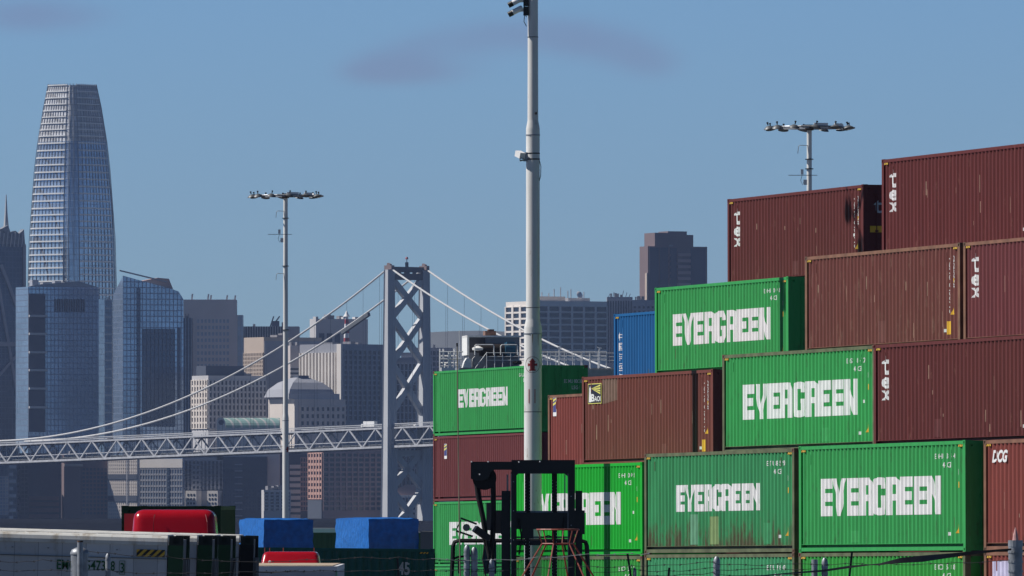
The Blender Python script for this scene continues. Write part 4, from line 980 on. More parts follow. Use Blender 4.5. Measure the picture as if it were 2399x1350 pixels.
for o_ in (0, LEGS): 
    mb = MB(); mb.bar(w_*o_+b_*-4+o3*(tt+1.5), w_*o_+b_*4+o3*(tt+1.5), 2.4, 2.6); mb.bar(w_*o_+b_*-1.5+o3*(tt+2.5), w_*o_+b_*1.5+o3*(tt+3.4), 1.8, 2.2); mb.build('cable_saddle', mat('saddle',(.20,.15,.15),.7), br)
mb = MB(); mb.bar(w_*LEGS/2+o3*tt, w_*LEGS/2+o3*bz(614), 2.2); mb.bar(w_*LEGS/2+o3*bz(616), w_*LEGS/2+o3*bz(606), .5); mb.build('beacon_mast', BRD, br)
MB().lathe([(.9,0),(1.0,.6),(.6,1.6)], n=8).build('beacon', mat('beacon_red',(.5,.15,.15),.5), br).location = w_*LEGS/2+o3*bz(607)
MB().bar(w_*-1.5+o3*bz(1062), w_*(LEGS+1.5)+o3*bz(1062), 4, 4, ref=b_).build('lower_strut', BR, br)
# deck: local heights along t (metres from the tower towards the city)
def top_z(t):       # top chord
    p = (T0+b_*t); px = 1199.5+F*p.x/p.y; y = 1003+(912-px)*(1043-1003)/912
    return EYE+(Y0-y)*p.y/F+8.5
TH = 12.3
def cab_z(t):
    tm = 470. if t > 0 else 420.
    m = top_z(tm if t > 0 else -tm)+3.0; return m+(tt+1.5-m)*(1-abs(t)/tm)**2
T_A, T_B = -330, 540; NP = 58; dp = (T_B-T_A)/NP
for side in (0, LEGS):
    mb = MB(); c = w_*side
    for k in range(NP):
        t0, t1 = T_A+k*dp, T_A+(k+1)*dp; a0, a1 = c+b_*t0, c+b_*t1; z0, z1 = top_z(t0), top_z(t1)
        mb.bar(a0+o3*z0, a1+o3*z1, 1.0, 1.1); mb.bar(a0+o3*(z0-TH), a1+o3*(z1-TH), 1.1, 1.4)
        if k % 2 == 0: mb.bar(a0+o3*(z0-TH), a1+o3*z1, .7, .95)
        else: mb.bar(a0+o3*z0, a1+o3*(z1-TH), .7, .95)
        mb.bar(a0+o3*z0, a0+o3*(z0-TH), .45, .5)
    for k in range(NP):
        t0, t1 = T_A+k*dp, T_A+(k+1)*dp; mb.bar(c+b_*t0+o3*(top_z(t0)-TH+4.0), c+b_*t1+o3*(top_z(t1)-TH+4.0), .35, .5); tm_ = (t0+t1)/2; mb.bar(c+b_*tm_+o3*top_z(tm_), c+b_*tm_+o3*(top_z(tm_)-TH), .3, .35)
    mb.build('deck_truss', BRT, br)
    mb = MB()
    for k in range(NP): t0, t1 = T_A+k*dp, T_A+(k+1)*dp; mb.bar(c+b_*t0+o3*(top_z(t0)+2.6), c+b_*t1+o3*(top_z(t1)+2.6), .5, .5); mb.bar(c+b_*t0+o3*(top_z(t0)+.4), c+b_*t0+o3*(top_z(t0)+2.6), .35); mb.bar(c+b_*t0+o3*(top_z(t0)+1.6), c+b_*t1+o3*(top_z(t1)+1.6), .3, .3)
    mb.build('guard_rail', BR, br)
    pts = []
    t = -420.
    while t <= 470: pts.append(c+b_*t+o3*(cab_z(t) if t != 0 else tt+1.5)); t += 10
    MB().tube(pts, .66, 8).build('main_cable', mat('cable_white',(.62,.62,.62),.5), br, True)
    t = -410.
    while t < 460:
        if abs(t) > 10 and cab_z(t)-top_z(t) > 4:
            MB().bar(c+b_*t+o3*top_z(t), c+b_*t+o3*cab_z(t), .16).build('suspender', BRD, br)
        t += 18.3
mb = MB()
for k in range(NP):
    t0, t1 = T_A+k*dp, T_A+(k+1)*dp
    for dz in (.2, -TH+2.0):
        a = b_*t0+o3*(top_z(t0)+dz); b = b_*t1+o3*(top_z(t1)+dz); A_, B_ = a+w_*.8, b+w_*.8; C_, D_ = b+w_*(LEGS-.8), a+w_*(LEGS-.8); e_ = o3*-.7
        mb.raw([A_,B_,C_,D_,A_+e_,B_+e_,C_+e_,D_+e_], [(0,1,2,3),(7,6,5,4),(0,4,5,1),(1,5,6,2),(2,6,7,3),(3,7,4,0)])
mb.build('road_deck', BRD, br)
mb = MB()   # cable maintenance traveller on the far cable
p0 = w_*LEGS+b_*62+o3*(cab_z(62)-1.8); p1 = w_*LEGS+b_*92+o3*(cab_z(92)-1.8); mb.bar(p0, p1, 2.2, 2.4); mb.build('cable_traveller', BRD, br)
def vehicle(t, side, l, h, m, label, cat, name):
    c = T0+b_*t+w_*side; zt = top_z(t)-8.5+.5
    o = empty(name, (c.x, c.y, zt), math.atan2(b_.y, b_.x), label=label, cat=cat)
    if cat == 'truck':
        MB().box(-l/2, l/2-2.6, -1.3, 1.3, .9, h).build('cargo_box', m, o); MB().prism([(l/2-2.4,.6),(l/2,.6),(l/2,1.8),(l/2-.4,2.9),(l/2-2.4,2.9)], -1.2, 1.2).build('cab', WHITE, o)
    else:
        MB().prism([(-l/2,.3),(l/2,.3),(l/2,.9),(l/2-.9,1.0),(l/2-1.6,1.5),(-l/2+.8,1.5),(-l/2,1.0)], -.9, .9).build('body', m, o)
    for x in (-l/2+1, l/2-1):
        for y in (-1.05, 1.05):
            ww = MB().lathe([(.1,-.12),(.42,-.12),(.42,.12),(.1,.12)], n=10).build('wheel', RUB, o); ww.location = (x, y, .42); ww.rotation_euler = (R(90),0,0)
def t_at(px): 
    lo, hi = -330., 540.
    for _ in range(40):
        m = (lo+hi)/2; p = T0+b_*m; x = 1199.5+F*p.x/p.y
        if x > px: lo = m
        else: hi = m
    return m
vehicle(t_at(856), 3, 15, 4.6, WHITE, 'white box truck on the bridge deck just left of the tower', 'truck', 'truck')
for px, m_, nm in ((655,WHITE,'white car on the bridge beside the green arched roof'),(965,WHITE,'white car on the deck between the tower legs'),(250,DARKM,'dark car on the left part of the bridge deck'),(745,_m['lamp_grey'],'grey car on the deck right of the white mast'),(925,_m['lamp_grey'],'grey car on the deck just right of the left tower leg')):
    vehicle(t_at(px), 3, 5.0, 1.6, m_, nm, 'car', 'car')

# ------------------------------------------------------------------ skyline
GLA = mat('tower_glass_blue', (.30,.40,.54), .2, metal=.6, var=.30, scale=.018, grid=(3.0,4.2,.36,(.20,.26,.36)))  # broad tone noise paints in dark reflections of neighbouring towers
GLD = mat('dark_glass_blue', (.045,.075,.13), .25, metal=.45, var=.35, scale=.02, grid=(3.0,4.2,.42,(.07,.10,.15)))
GLL = mat('pale_glass', (.28,.36,.46), .3, metal=.3, var=.12, scale=.05, grid=(3.0,4.0,.2,(.30,.33,.38)))
WIN = mat('window_glass', (.020,.028,.045), .25, var=.3, scale=.05)
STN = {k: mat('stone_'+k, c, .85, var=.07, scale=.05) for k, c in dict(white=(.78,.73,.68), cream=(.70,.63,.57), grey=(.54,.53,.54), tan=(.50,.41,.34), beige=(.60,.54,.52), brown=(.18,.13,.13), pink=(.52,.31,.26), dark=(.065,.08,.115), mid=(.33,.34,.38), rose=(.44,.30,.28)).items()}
PLANT = mat('roof_plant_grey', (.22,.22,.24), .8, var=.2, scale=.2)
def bld(label, xl, xc, xr, ytop, Z, wall, phi=24., D=None, cat='building', name='building', base_z=-6.):
    """building with its near corner on photo column xc, left face to xl, front face to xr"""
    s = F/Z; X = (xc-1199.5)/s; h = EYE+(Y0-ytop)/s-base_z
    if xl >= xc: ph = 0.; Wd = (xr-xc)/s; Dp = D or 35.
    else: ph = R(phi); Wd = (xr-xc)/s/math.cos(ph); Dp = (xc-xl)/s/math.sin(ph)
    o = empty(name, (X, Z, base_z), ph, label=label, cat=cat)
    MB().box(0, Wd, 0, Dp, 0, h).build('wall', wall, o)
    rnd = random.Random(int(xc*7+ytop))
    for k in range(rnd.randint(2, 5)):
        a = rnd.uniform(.05, .8)*Wd; w = rnd.uniform(.04, .16)*Wd; y = rnd.uniform(.1, .5)*Dp
        MB().box(a, a+w, y, y+w+3, h, h+rnd.uniform(1.2, 3.6)).build('roof_plant', PLANT, o)
    return o, Wd, Dp, h, s
def hz_(y, s, base_z=-6.): return EYE+(Y0-y)/s-base_z
WCOUNT = 0
def facade(o, face, D_, u0, u1, z0, z1, nc, nr, m, glass=WIN, pf=.35, sf=.35, dep=.7, maxw=60, first_z=None):
    """piers and spandrels standing proud of window panes; each pane is a part"""
    pw = (u1-u0)/nc; ph = (z1-z0)/nr
    def tr(u, out, z): return (u, -out, z) if face == 'F' else (-out, D_-u, z)
    fr = MB()
    def bx(ua, ub, za, zb, o0, o1):
        a = tr(ua, o0, za); b = tr(ub, o1, zb); fr.box(min(a[0],b[0]), max(a[0],b[0]), min(a[1],b[1]), max(a[1],b[1]), za, zb)
    if pf > 0:
        for k in range(nc+1): c = u0+k*pw; bx(max(c-pw*pf/2, u0), min(c+pw*pf/2, u1), z0, z1, .01, dep)
    if sf > 0:
        for k in range(nr+1): c = z0+k*ph; bx(u0, u1, max(c-ph*sf/2, z0), min(c+ph*sf/2, z1), .01, dep*.8)
    fr.build('facade_grid', m, o)
    w, h = (pw*(1-pf) if pf else pw), (ph*(1-sf) if sf else ph)
    pane = None; n = 0; rest = MB()
    for r in range(nr-1, -1, -1):
        for c in range(nc):
            uc = u0+(c+.5)*pw; zc = z0+(r+.5)*ph
            if n < maxw:
                if pane is None: pane = (MB().box(-w/2, w/2, -.06, 0, -h/2, h/2) if face == 'F' else MB().box(-.06, 0, -w/2, w/2, -h/2, h/2)).mesh('window')
                p = mk('window', pane, glass, o); p.location = tr(uc, .05, zc)
            else:
                a = tr(uc-w/2, .05, zc-h/2); b = tr(uc+w/2, .11, zc+h/2); rest.box(min(a[0],b[0]), max(a[0],b[0]), min(a[1],b[1]), max(a[1],b[1]), zc-h/2, zc+h/2)
            n += 1
    if rest.v: tag(rest.build('window', glass, o), kind='stuff')
def box_on(o, name, x0, x1, y0, y1, z0, z1, m): return MB().box(x0, x1, y0, y1, z0, z1).build(name, m, o)

# tall rounded glass tower
sfz = 7350.; sf_s = F/sfz
st = empty('skyscraper', (at(165,0,sfz).x, sfz+30, -6), 0, label='tallest tapering glass skyscraper with rounded corners and pale horizontal fins', cat='skyscraper')
SFG = mat('sky_tower_glass', (.46,.53,.60), .18, metal=.6, var=.06, scale=.02, grid=(3.1,4.35,.14,(.22,.25,.30)))
LAT = mat('crown_lattice', (.62,.63,.66), .5, metal=.2, var=.15, scale=.06, grid=(3.1,4.35,.35,(.42,.42,.43)))
FIN = mat('fin_white', (.80,.80,.80), .45)
prof_ = [(190,111,219),(215,105,226),(250,99,232),(313,88,243),(394,78,252),(476,71,259),(557,66,264),(640,63,266.5),(700,62,268),(1190,61,269)]
def sf_w(y):
    for (a, l0, r0), (b, l1, r1) in zip(prof_, prof_[1:]):
        if y <= b: t = (y-a)/(b-a); return (l0+(l1-l0)*t, r0+(r1-r0)*t)
    return prof_[-1][1:]
def sf_ring(y, grow=0., n=48, mode=None):
    l, r = sf_w(y); hw = (r-l)/2/sf_s; cx = ((l+r)/2-165)/sf_s; z = hz_(y, sf_s)
    P = []; a_ = R(-40)
    for k in range(n):
        th = 2*math.pi*k/n; c, s__ = math.cos(th), math.sin(th); p = 4.2
        rad = 1/((abs(c)**p+abs(s__)**p)**(1/p)); x, y_ = c*rad, s__*rad
        X = x*math.cos(a_)-y_*math.sin(a_); Y = x*math.sin(a_)+y_*math.cos(a_)
        kk = (hw+grow)/1.19
        P.append(Vector((cx+X*kk, Y*kk, z)))
    return P
def sf_skin(ys, m, name):
    vs = []; fs = []; n = 48
    for i, y in enumerate(ys):
        vs += sf_ring(y)
        if i: o = (i-1)*n; fs += [(o+k, o+(k+1)%n, o+n+(k+1)%n, o+n+k) for k in range(n)]
    return MB().raw(vs, fs).build(name, m, st, True)
sf_skin([1210,700,640,557,476,394,330], SFG, 'glass_shaft'); sf_skin([330,313,280,250,215,198], LAT, 'crown')
y = 690.; k_ = 0
while y > 196:
    rA = sf_ring(y, -.3); rB = sf_ring(y, 1.0); th = 1.05 if y > 330 else .8; n = 48; mb = MB()
    for k in range(n):
        cn = (k-6) % 12 in (10, 11, 0)      # the glass corners stay almost clear
        a, b, c, d = rA[k], rA[(k+1)%n], (rA if cn else rB)[(k+1)%n]*1., (rA if cn else rB)[k]*1.; u_ = Vector((0,0,th*(.08 if cn else .5)))
        if cn: c = a.lerp(rB[(k+1)%n], .5); d = a.lerp(rB[k], .5); c = rA[(k+1)%n].lerp(rB[(k+1)%n], .45); d = rA[k].lerp(rB[k], .45)
        mb.raw([a-u_,b-u_,c-u_,d-u_,a+u_,b+u_,c+u_,d+u_], [(3,2,1,0),(4,5,6,7),(0,1,5,4),(1,2,6,5),(2,3,7,6),(3,0,4,7)])
    mb.build('sun_shade', FIN, st)
    y -= 15.6 if y > 500 else (17. if y > 330 else 15.)
mb = MB()
top_, mid_, bot_ = sf_ring(194, .5), sf_ring(330, .5), None
for k in range(48):
    chain = [sf_ring(yv, .45)[k] for yv in (700,557,394,330,250,194)]
    for a, b in zip(chain, chain[1:]): mb.bar(a, b, .45)
mb.build('mullions', mat('mullion_grey',(.34,.36,.39),.5), st)

# glass tower with dark slot of terraces
o, Wd, Dp, h, s = bld('blue glass office tower with a column of dark recessed terraces near its left edge', 33, 66, 228, 672, 6950, GLA)
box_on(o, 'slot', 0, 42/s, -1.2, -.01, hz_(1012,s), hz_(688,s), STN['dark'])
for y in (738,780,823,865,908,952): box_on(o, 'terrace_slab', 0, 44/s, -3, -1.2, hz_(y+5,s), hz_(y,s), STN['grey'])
for k in range(13): box_on(o, 'louvre', (66+k*6)/s, (69+k*6)/s, -.8, -.01, hz_(730,s), hz_(700,s), STN['dark'])
mb = MB(); mb.prism([(0,h),(Wd,h-4),(Wd,h),(Wd*.72,h+4.5),(Wd*.1,h+1.5)], .5, 2).build('roof_screen', STN['mid'], o)
for x in (.1,.25,.42,.55,.68): box_on(o, 'roof_plant', Wd*x, Wd*x+5, 6, 12, h, h+2.5+4*((x*37)%1), STN['mid'])
mb = MB(); mb.bar((Wd*.55,2,h+6), (Wd,2,h-2), .8); mb.build('roof_edge', FIN, o)
# spire tower at the left edge
o, Wd, Dp, h, s = bld('dark glass tower at the left edge with diagonal braces and a needle spire', -45, -30, 57, 572, 7300, GLD, name='skyscraper', cat='skyscraper')
mb = MB(); mb.bar((8,-.6,hz_(650,s)), (Wd,-.6,hz_(860,s)-60), 2.0); mb.bar((Wd*.35,-.6,hz_(620,s)), (Wd*.95,-.6,hz_(760,s)), 2.4); mb.bar((Wd-1,-.6,0), (Wd-1,-.6,h), 2.2); mb.bar((0,-.6,hz_(806,s)), (Wd,-.6,hz_(806,s)), 3.5); mb.bar((Wd*.3,-.6,hz_(880,s)), (Wd,-.6,hz_(808,s)), 2); mb.build('brace', STN['mid'], o)
mb = MB(); mb.prism([(0,h),(Wd,h),(Wd-1,hz_(536,s)),(Wd*.85,hz_(548,s)),(Wd*.75,hz_(540,s)),(Wd*.62,hz_(545,s)),(Wd*.55,hz_(527,s)),(Wd*.4,hz_(535,s)),(0,hz_(548,s))], 0, Dp*.6); mb.build('crown', mat('crown_steel',(.20,.22,.25),.5,var=.5,scale=.25), o)
for k in range(9): MB().bar((Wd*(.1+.1*k),-.4,h-2), (Wd*(.14+.1*k),-.4,hz_(540+(k*5)%9,s)), .8).build('crown_mullion', STN['grey'], o)
MB().lathe([(2.2,hz_(530,s)),(1.2,hz_(500,s)),(.3,hz_(455,s))], c=(50/s/math.cos(R(24))-.5, 5, 0), n=8).build('spire', STN['grey'], o)
# angled glass tower and its bright wing
o, Wd, Dp, h, s = bld('angular glass tower with a sloping roofline and dark penthouse', 262, 288, 428, 700, 6900, GLA, phi=20)
G2 = GLD
def zz(y): return hz_(y, s)
fp = [(0,700),(Wd,700),(Wd*.92,682),(Wd*.80,676),(0,646)]; bp = [(0,700),(Wd,700),(Wd*.92,690),(Wd*.80,688),(0,690)]
MB().raw([(x, 0, zz(y)) for x, y in fp]+[(x, Dp, zz(y)) for x, y in bp], [(0,1,2,3,4),(9,8,7,6,5)]+[(k, k+5, (k+1)%5+5, (k+1)%5) for k in range(5)]).build('sloped_top', GLA, o)
MB().prism([(Wd*.28,zz(660)),(Wd*.85,zz(676)),(Wd*.78,zz(652)),(Wd*.60,zz(650))], 3, 14).build('penthouse', STN['rose'], o)
box_on(o, 'dark_strip', 34/s, 42/s, -1, -.01, 5, zz(674), G2); box_on(o, 'dark_strip', Wd-14/s, Wd-8/s, -1, -.01, zz(960), zz(766), G2)
MB().bar((-10/s,-1,zz(634)), (Wd*.72,-1,zz(660)), 1).build('crane_jib', STN['mid'], o)
tag(o.children[-1], kind=None)
facade(o, 'F', Dp, 48/s, 128/s, zz(1000), zz(770), 8, 14, G2, G2, .12, .2, .4, 0)
o, Wd, Dp, h, s = bld('slim pale glass slab squeezed between the tallest tower and the angular one', 245, 245, 263, 702, 7000, GLL)
facade(o, 'F', Dp, 0, Wd, 10, h, 1, 24, FIN, GLL, .12, .18, .8, 24)
# beige office behind
o, Wd, Dp, h, s = bld('flat topped mauve beige office block with rows of small square windows', 430, 430, 556, 738, 7300, STN['beige'])
facade(o, 'F', Dp, 10, Wd-6, hz_(865,s), hz_(745,s), 9, 8, STN['beige'], GLL, .4, .45, .5, 72)
box_on(o, 'upper_block', 0, Wd-1, 0, 30, h, hz_(702,s), STN['beige']); box_on(o, 'side_wing', Wd, Wd+4, 4, 30, 0, h, GLL)
for x in (.15,.45,.5,.8,.95): MB().bar((Wd*x,5,hz_(702,s)), (Wd*x+.5,5,hz_(694-6*((x*13)%1),s)), 1.2).build('roof_plant', STN['mid'], o)
o, Wd, Dp, h, s = bld('narrow dark blue tower with vertical ribs beside the beige office', 428, 428, 449, 745, 7100, STN['dark'])
facade(o, 'F', Dp, 0, Wd, 20, h, 3, 1, GLL, GLD, .25, 0, 1.2, 3)
# dark striped top and tan block
o, Wd, Dp, h, s = bld('dark building top with close vertical ribs behind the white mast', 568, 568, 700, 765, 7450, STN['mid'])
facade(o, 'F', Dp, 0, Wd*.72, hz_(792,s), h, 16, 1, STN['mid'], WIN, .35, 0, 1.2, 16)
for a, b in ((633,641),(637,655)): MB().bar(((a-568)/s,4,h), ((b-568)/s,4,hz_(741,s)), 1.0).build('roof_frame', STN['dark'], o)
box_on(o, 'roof_cabin', 68/s, 86/s, 2, 10, h, hz_(752,s), STN['dark'])
o, Wd, Dp, h, s = bld('tan block with a blank sunlit upper wall and fluted lower windows', 569, 618, 752, 790, 7150, STN['tan'], phi=30)
facade(o, 'L', Dp, 0, Dp, hz_(935,s), hz_(826,s), 13, 12, STN['tan'], WIN, .45, .35, .8, 60)
box_on(o, 'shaded_front', .5, Wd, -.8, -.01, 0, h-3, STN['mid'])  # grey sheet puts the shade of this front into its colour
box_on(o, 'lower_block', Wd*.45, Wd*.95, -16, -.9, 0, hz_(895,s), GLA)
# striped beige block lower left
o, Wd, Dp, h, s = bld('pale ribbed block under the bridge cables, sunlit left corner and dark penthouse', 447, 488, 622, 880, 6850, STN['grey'], phi=28)
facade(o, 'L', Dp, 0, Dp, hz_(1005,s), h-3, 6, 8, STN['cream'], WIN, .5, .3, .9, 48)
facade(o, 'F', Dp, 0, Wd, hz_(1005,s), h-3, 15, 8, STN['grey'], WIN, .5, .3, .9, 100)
box_on(o, 'penthouse', 0, 100/s, 4, 20, h, hz_(857,s), STN['dark'])
# notched crown building
o, Wd, Dp, h, s = bld('grey tower top with notched crown and three dark openings above the ribbed blocks', 725, 740, 861, 747, 7400, STN['grey'], phi=24)
for k in range(3): box_on(o, 'opening', (8+k*20)/s, (21+k*20)/s, -.6, -.01, hz_(805,s), hz_(781,s), STN['dark'])
for xa, xb in ((0,6),(24,30),(70,76),(100,108)): box_on(o, 'battlement', xa/s, xb/s, 0, 6, h, hz_(742,s), STN['grey'])
am = empty('antenna_mast', (at(812,0,7250).x, 7250, -6), 0, label='small red and white antenna mast with dome on a roof left of the bridge tower', cat='antenna')
s = F/7250.
for k in range(6): MB().lathe([(2.4-.2*k, hz_(803-11*k,s)), (2.2-.2*k, hz_(792-11*k,s))], n=6).build('mast_section', (REDS, WHITE)[k%2], am)
MB().lathe([(2.6,hz_(742,s)),(1.6,hz_(737,s)),(.2,hz_(728,s))], n=8).build('dome', WHITE, am); MB().lathe([(1.6,0),(2.4,hz_(803,s))], n=6).build('mast_foot', STN['grey'], am)
# big ribbed pair left of the tower
o, Wd, Dp, h, s = bld('large office block with bright vertical sun fins on its left face', 700, 803, 902, 806, 7050, STN['mid'], phi=45)
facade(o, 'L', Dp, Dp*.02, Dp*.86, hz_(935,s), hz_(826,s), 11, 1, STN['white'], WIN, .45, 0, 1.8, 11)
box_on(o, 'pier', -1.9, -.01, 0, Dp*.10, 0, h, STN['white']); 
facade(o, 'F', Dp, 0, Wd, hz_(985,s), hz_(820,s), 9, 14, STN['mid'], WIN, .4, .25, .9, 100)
o, Wd, Dp, h, s = bld('plain grey beige block partly hidden by the white mast under the cables', 672, 680, 712, 810, 7100, STN['beige'], phi=20)
facade(o, 'F', Dp, 0, Wd, hz_(890,s), hz_(860,s), 1, 3, STN['grey'], WIN, 0, .5, .6, 3)
# domed cream building
o, Wd, Dp, h, s = bld('cream building with blank sunlit wall and a grey domed hip roof', 626, 690, 808, 935, 6800, STN['cream'], phi=32)
facade(o, 'F', Dp, 14/s, Wd, hz_(1000,s), hz_(950,s), 9, 3, STN['cream'], WIN, .5, .45, .7, 27)
bx0, bx1 = (678-690)/s, Wd+0; 
mb = MB(); vs = []
for y_, ins in ((None,0), (912,.06), (896,.20), (884,.40)):
    z_ = h+1.5 if y_ is None else hz_(y_, s); xa, xb = -12/s, 118/s; w2 = (xb-xa)*ins*.95; d2 = Dp*.9*ins
    vs += [(xa+w2, 2+d2, z_), (xb-w2, 2+d2, z_), (xb-w2, Dp-d2, z_), (xa+w2, Dp-d2, z_)]
mb.raw(vs, [(12,13,14,15)]+[(r_*4+k, r_*4+(k+1)%4, r_*4+4+(k+1)%4, r_*4+4+k) for r_ in range(3) for k in range(4)]).build('hip_roof', STN['mid'], o)
box_on(o, 'roof_edge', -14/s, 125/s, 1, 3, h, h+4, STN['grey']); box_on(o, 'roof_cap', 40/s, 68/s, Dp*.4, Dp*.6, hz_(886,s), hz_(879,s), STN['dark'])
# arched green glass roof behind the deck
o, Wd, Dp, h, s = bld('long green arched glass roof with a white round end, just above the bridge deck', 508, 508, 655, 1003, 6750, STN['white'], name='arched_hall')
GRN = mat('verdigris', (.22,.36,.33), .6, var=.1, grid=(6.0,60.,.8,(.5,.5,.48)))
n = 12; vs = []; fs = []; rr0 = 24/s
for k in range(n+1):
    a = math.pi*k/n
    for x in (3, Wd): vs.append((x, rr0*(1+math.cos(a))-rr0*0, h+rr0*math.sin(a)*1.0))
for k in range(n): fs.append((2*k, 2*k+1, 2*k+3, 2*k+2))
MB().raw(vs, fs).build('arched_roof', GRN, o)
mb = MB(); mb.prism([(0,h-1),(0,h+rr0*.7),(3/s,h+rr0),(15/s,h+rr0),(20/s,h+rr0*.6),(20/s,h-1)], -.5, 0); mb.build('end_wall', STN['white'], o)
d_ = MB().lathe([(1.9,0),(1.9,.4)], n=16).build('round_opening', STN['dark'], o); d_.location = (10/s, -.55, h+rr0*.55); d_.rotation_euler = (R(90),0,0)
# blocks behind the bridge tower
o, Wd, Dp, h, s = bld('dark office block with pale vertical piers seen between the bridge tower legs', 900, 900, 1013, 838, 7100, STN['mid'])
facade(o, 'F', Dp, 0, Wd, hz_(1000,s), hz_(852,s), 12, 9, STN['grey'], WIN, .4, .12, 1.0, 100)
box_on(o, 'roof_block', Wd*.35, Wd*.75, 3, 20, h, hz_(826,s), STN['mid'])
o, Wd, Dp, h, s = bld('plain dark block right of the bridge tower, left of the ship', 965, 965, 1060, 815, 7500, STN['mid'])
facade(o, 'F', Dp, 0, Wd, hz_(900,s), h-2, 10, 6, STN['mid'], WIN, .3, .3, .7, 60)
hb = MB(); hl = [(1000,779),(1060,776),(1120,775),(1185,777),(1220,779),(1330,785),(1520,800),(1700,830)]
Zh = 11500.; pts = [((x-1199.5)*Zh/F, EYE+(Y0-y)*Zh/F) for x, y in hl]
vs = []; fs = []
for i, (x, z) in enumerate(pts): vs += [(x, Zh-900, -6), (x, Zh, z), (x, Zh+900, -6)]
for i in range(len(pts)-1): a = 3*i; fs += [(a, a+3, a+4, a+1), (a+1, a+4, a+5, a+2)]
hb.raw(vs, fs); tag(hb.build('hills', mat('hill', (.10,.11,.12), .95, var=.3, scale=.004)), kind='structure')
# white gridded building
o, Wd, Dp, h, s = bld('white gridded office building with big square windows behind the thick mast', 1185, 1256, 1423, 705, 7200, STN['white'], phi=26)
facade(o, 'L', Dp, 0, Dp, hz_(835,s), hz_(716,s), 4, 8, STN['white'], WIN, .25, .28, 1.0, 32)
facade(o, 'F', Dp, 0, Wd, hz_(835,s), hz_(716,s), 6, 8, STN['white'], WIN, .16, .25, 1.0, 48)
box_on(o, 'roof_cabin', 8/s, 85/s, 6, 22, h, hz_(694,s), STN['cream']); box_on(o, 'roof_cabin', 95/s, 150/s, 6, 22, h, hz_(697,s), STN['mid'])
for x, y in ((12,690),(30,684),(48,686),(62,676),(79,672),(98,680),(106,676),(125,686),(140,682)):
    MB().bar((x/s,10,h), (x/s,10,hz_(y,s)), .55).build('aerial', STN['mid'], o)
d_ = MB().lathe([(.2,.6),(2.8,.3),(3.1,0),(2.9,-.2)], n=16).build('satellite_dish', WHITE, o, True); d_.location = (120/s, 4, hz_(690,s)); d_.rotation_euler = (R(70),0,.3)
o, Wd, Dp, h, s = bld('dark ribbed block right of the white gridded building, aerials on its roof', 1422, 1422, 1482, 696, 7350, STN['mid'])
facade(o, 'F', Dp, 0, Wd, hz_(850,s), h-3, 10, 1, STN['mid'], WIN, .45, 0, 1.0, 10)
for x, y in ((4,688),(14,684),(25,687),(36,681),(44,685),(52,688)): MB().bar((x/s,6,h), (x/s+1,6,hz_(y,s)), .5).build('aerial', STN['mid'], o)
o, Wd, Dp, h, s = bld('plain grey blue block below the brown tower, left of it', 1482, 1482, 1545, 703, 7450, STN['mid'])
facade(o, 'F', Dp, 0, Wd, hz_(800,s), h-4, 6, 8, STN['mid'], WIN, .5, .5, .5, 48)
# dark brown tower
o, Wd, Dp, h, s = bld('dark brown stepped tower standing alone behind the topmost green container', 1499, 1518, 1658, 577, 7600, STN['brown'], phi=22, name='skyscraper', cat='skyscraper')
MB().box(20/s, 56/s, 2, 24, h, hz_(545,s)).build('upper_block', STN['brown'], o); MB().box(56/s, 104/s, 4, 24, h, hz_(541,s)).build('upper_block', STN['brown'], o); MB().box(104/s, Wd-38/s+3, 5, 24, h, hz_(549,s)).build('upper_block', STN['brown'], o)
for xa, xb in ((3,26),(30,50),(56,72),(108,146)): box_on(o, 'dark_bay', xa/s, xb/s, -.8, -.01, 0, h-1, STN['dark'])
for k in range(12): box_on(o, 'balcony', 74/s, 106/s, -2.6, -.01, hz_(600+k*14,s), hz_(593+k*14,s), STN['rose'])
for k in range(12): box_on(o, 'balcony', 50/s, 56/s, -2.0, -.01, hz_(600+k*14,s), hz_(595+k*14,s), STN['brown'])
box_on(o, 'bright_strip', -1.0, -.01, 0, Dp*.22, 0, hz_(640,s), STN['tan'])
# ---- waterfront row under the bridge
Zf = 6700.
o, Wd, Dp, h, s = bld('blue grey apartment tower with white zigzag balconies at the far left bottom', -20, -20, 40, 1050, Zf, GLD)
for k in range(9): box_on(o, 'balcony', 42/s, 58/s-(k%2)*2, -3, -.01, hz_(1098+k*17,s), hz_(1090+k*17,s), STN['grey'])
facade(o, 'F', Dp, 0, 40/s, 5, h-20, 6, 11, STN['mid'], GLA, .3, .3, .7, 66)
o, Wd, Dp, h, s = bld('very dark block with faint brown balcony rows at bottom left', 40, 40, 142, 1062, Zf+40, STN['dark'])
for k in range(7): box_on(o, 'balcony_row', 28/s, 98/s, -2, -.01, hz_(1172+k*14,s), hz_(1163+k*14,s), STN['brown'])
facade(o, 'F', Dp, 0, 26/s, 5, hz_(1090,s), 3, 12, STN['dark'], WIN, .3, .3, .6, 36)
o, Wd, Dp, h, s = bld('dark red brown blank tower beside the pale banded block', 142, 150, 251, 1066, Zf+20, STN['brown'], phi=10)
facade(o, 'F', Dp, 42/s, Wd, 5, hz_(1095,s), 7, 12, STN['brown'], STN['dark'], .35, .4, .6, 84)
box_on(o, 'lit_ledge', 0, 44/s, -1.5, 0, hz_(1093,s), hz_(1087,s), STN['tan'])  # tan colour stands in for orange light along this edge
o, Wd, Dp, h, s = bld('pale beige block split into bright bands by dark terraces', 252, 322, 326, 1072, Zf+10, STN['cream'], phi=60)
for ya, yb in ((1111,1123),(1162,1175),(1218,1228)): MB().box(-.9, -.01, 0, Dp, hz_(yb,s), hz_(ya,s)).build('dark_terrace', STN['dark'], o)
MB().box(-.95, -.9, Dp*.32, Dp*.36, 0, h).build('dark_joint', STN['mid'], o)
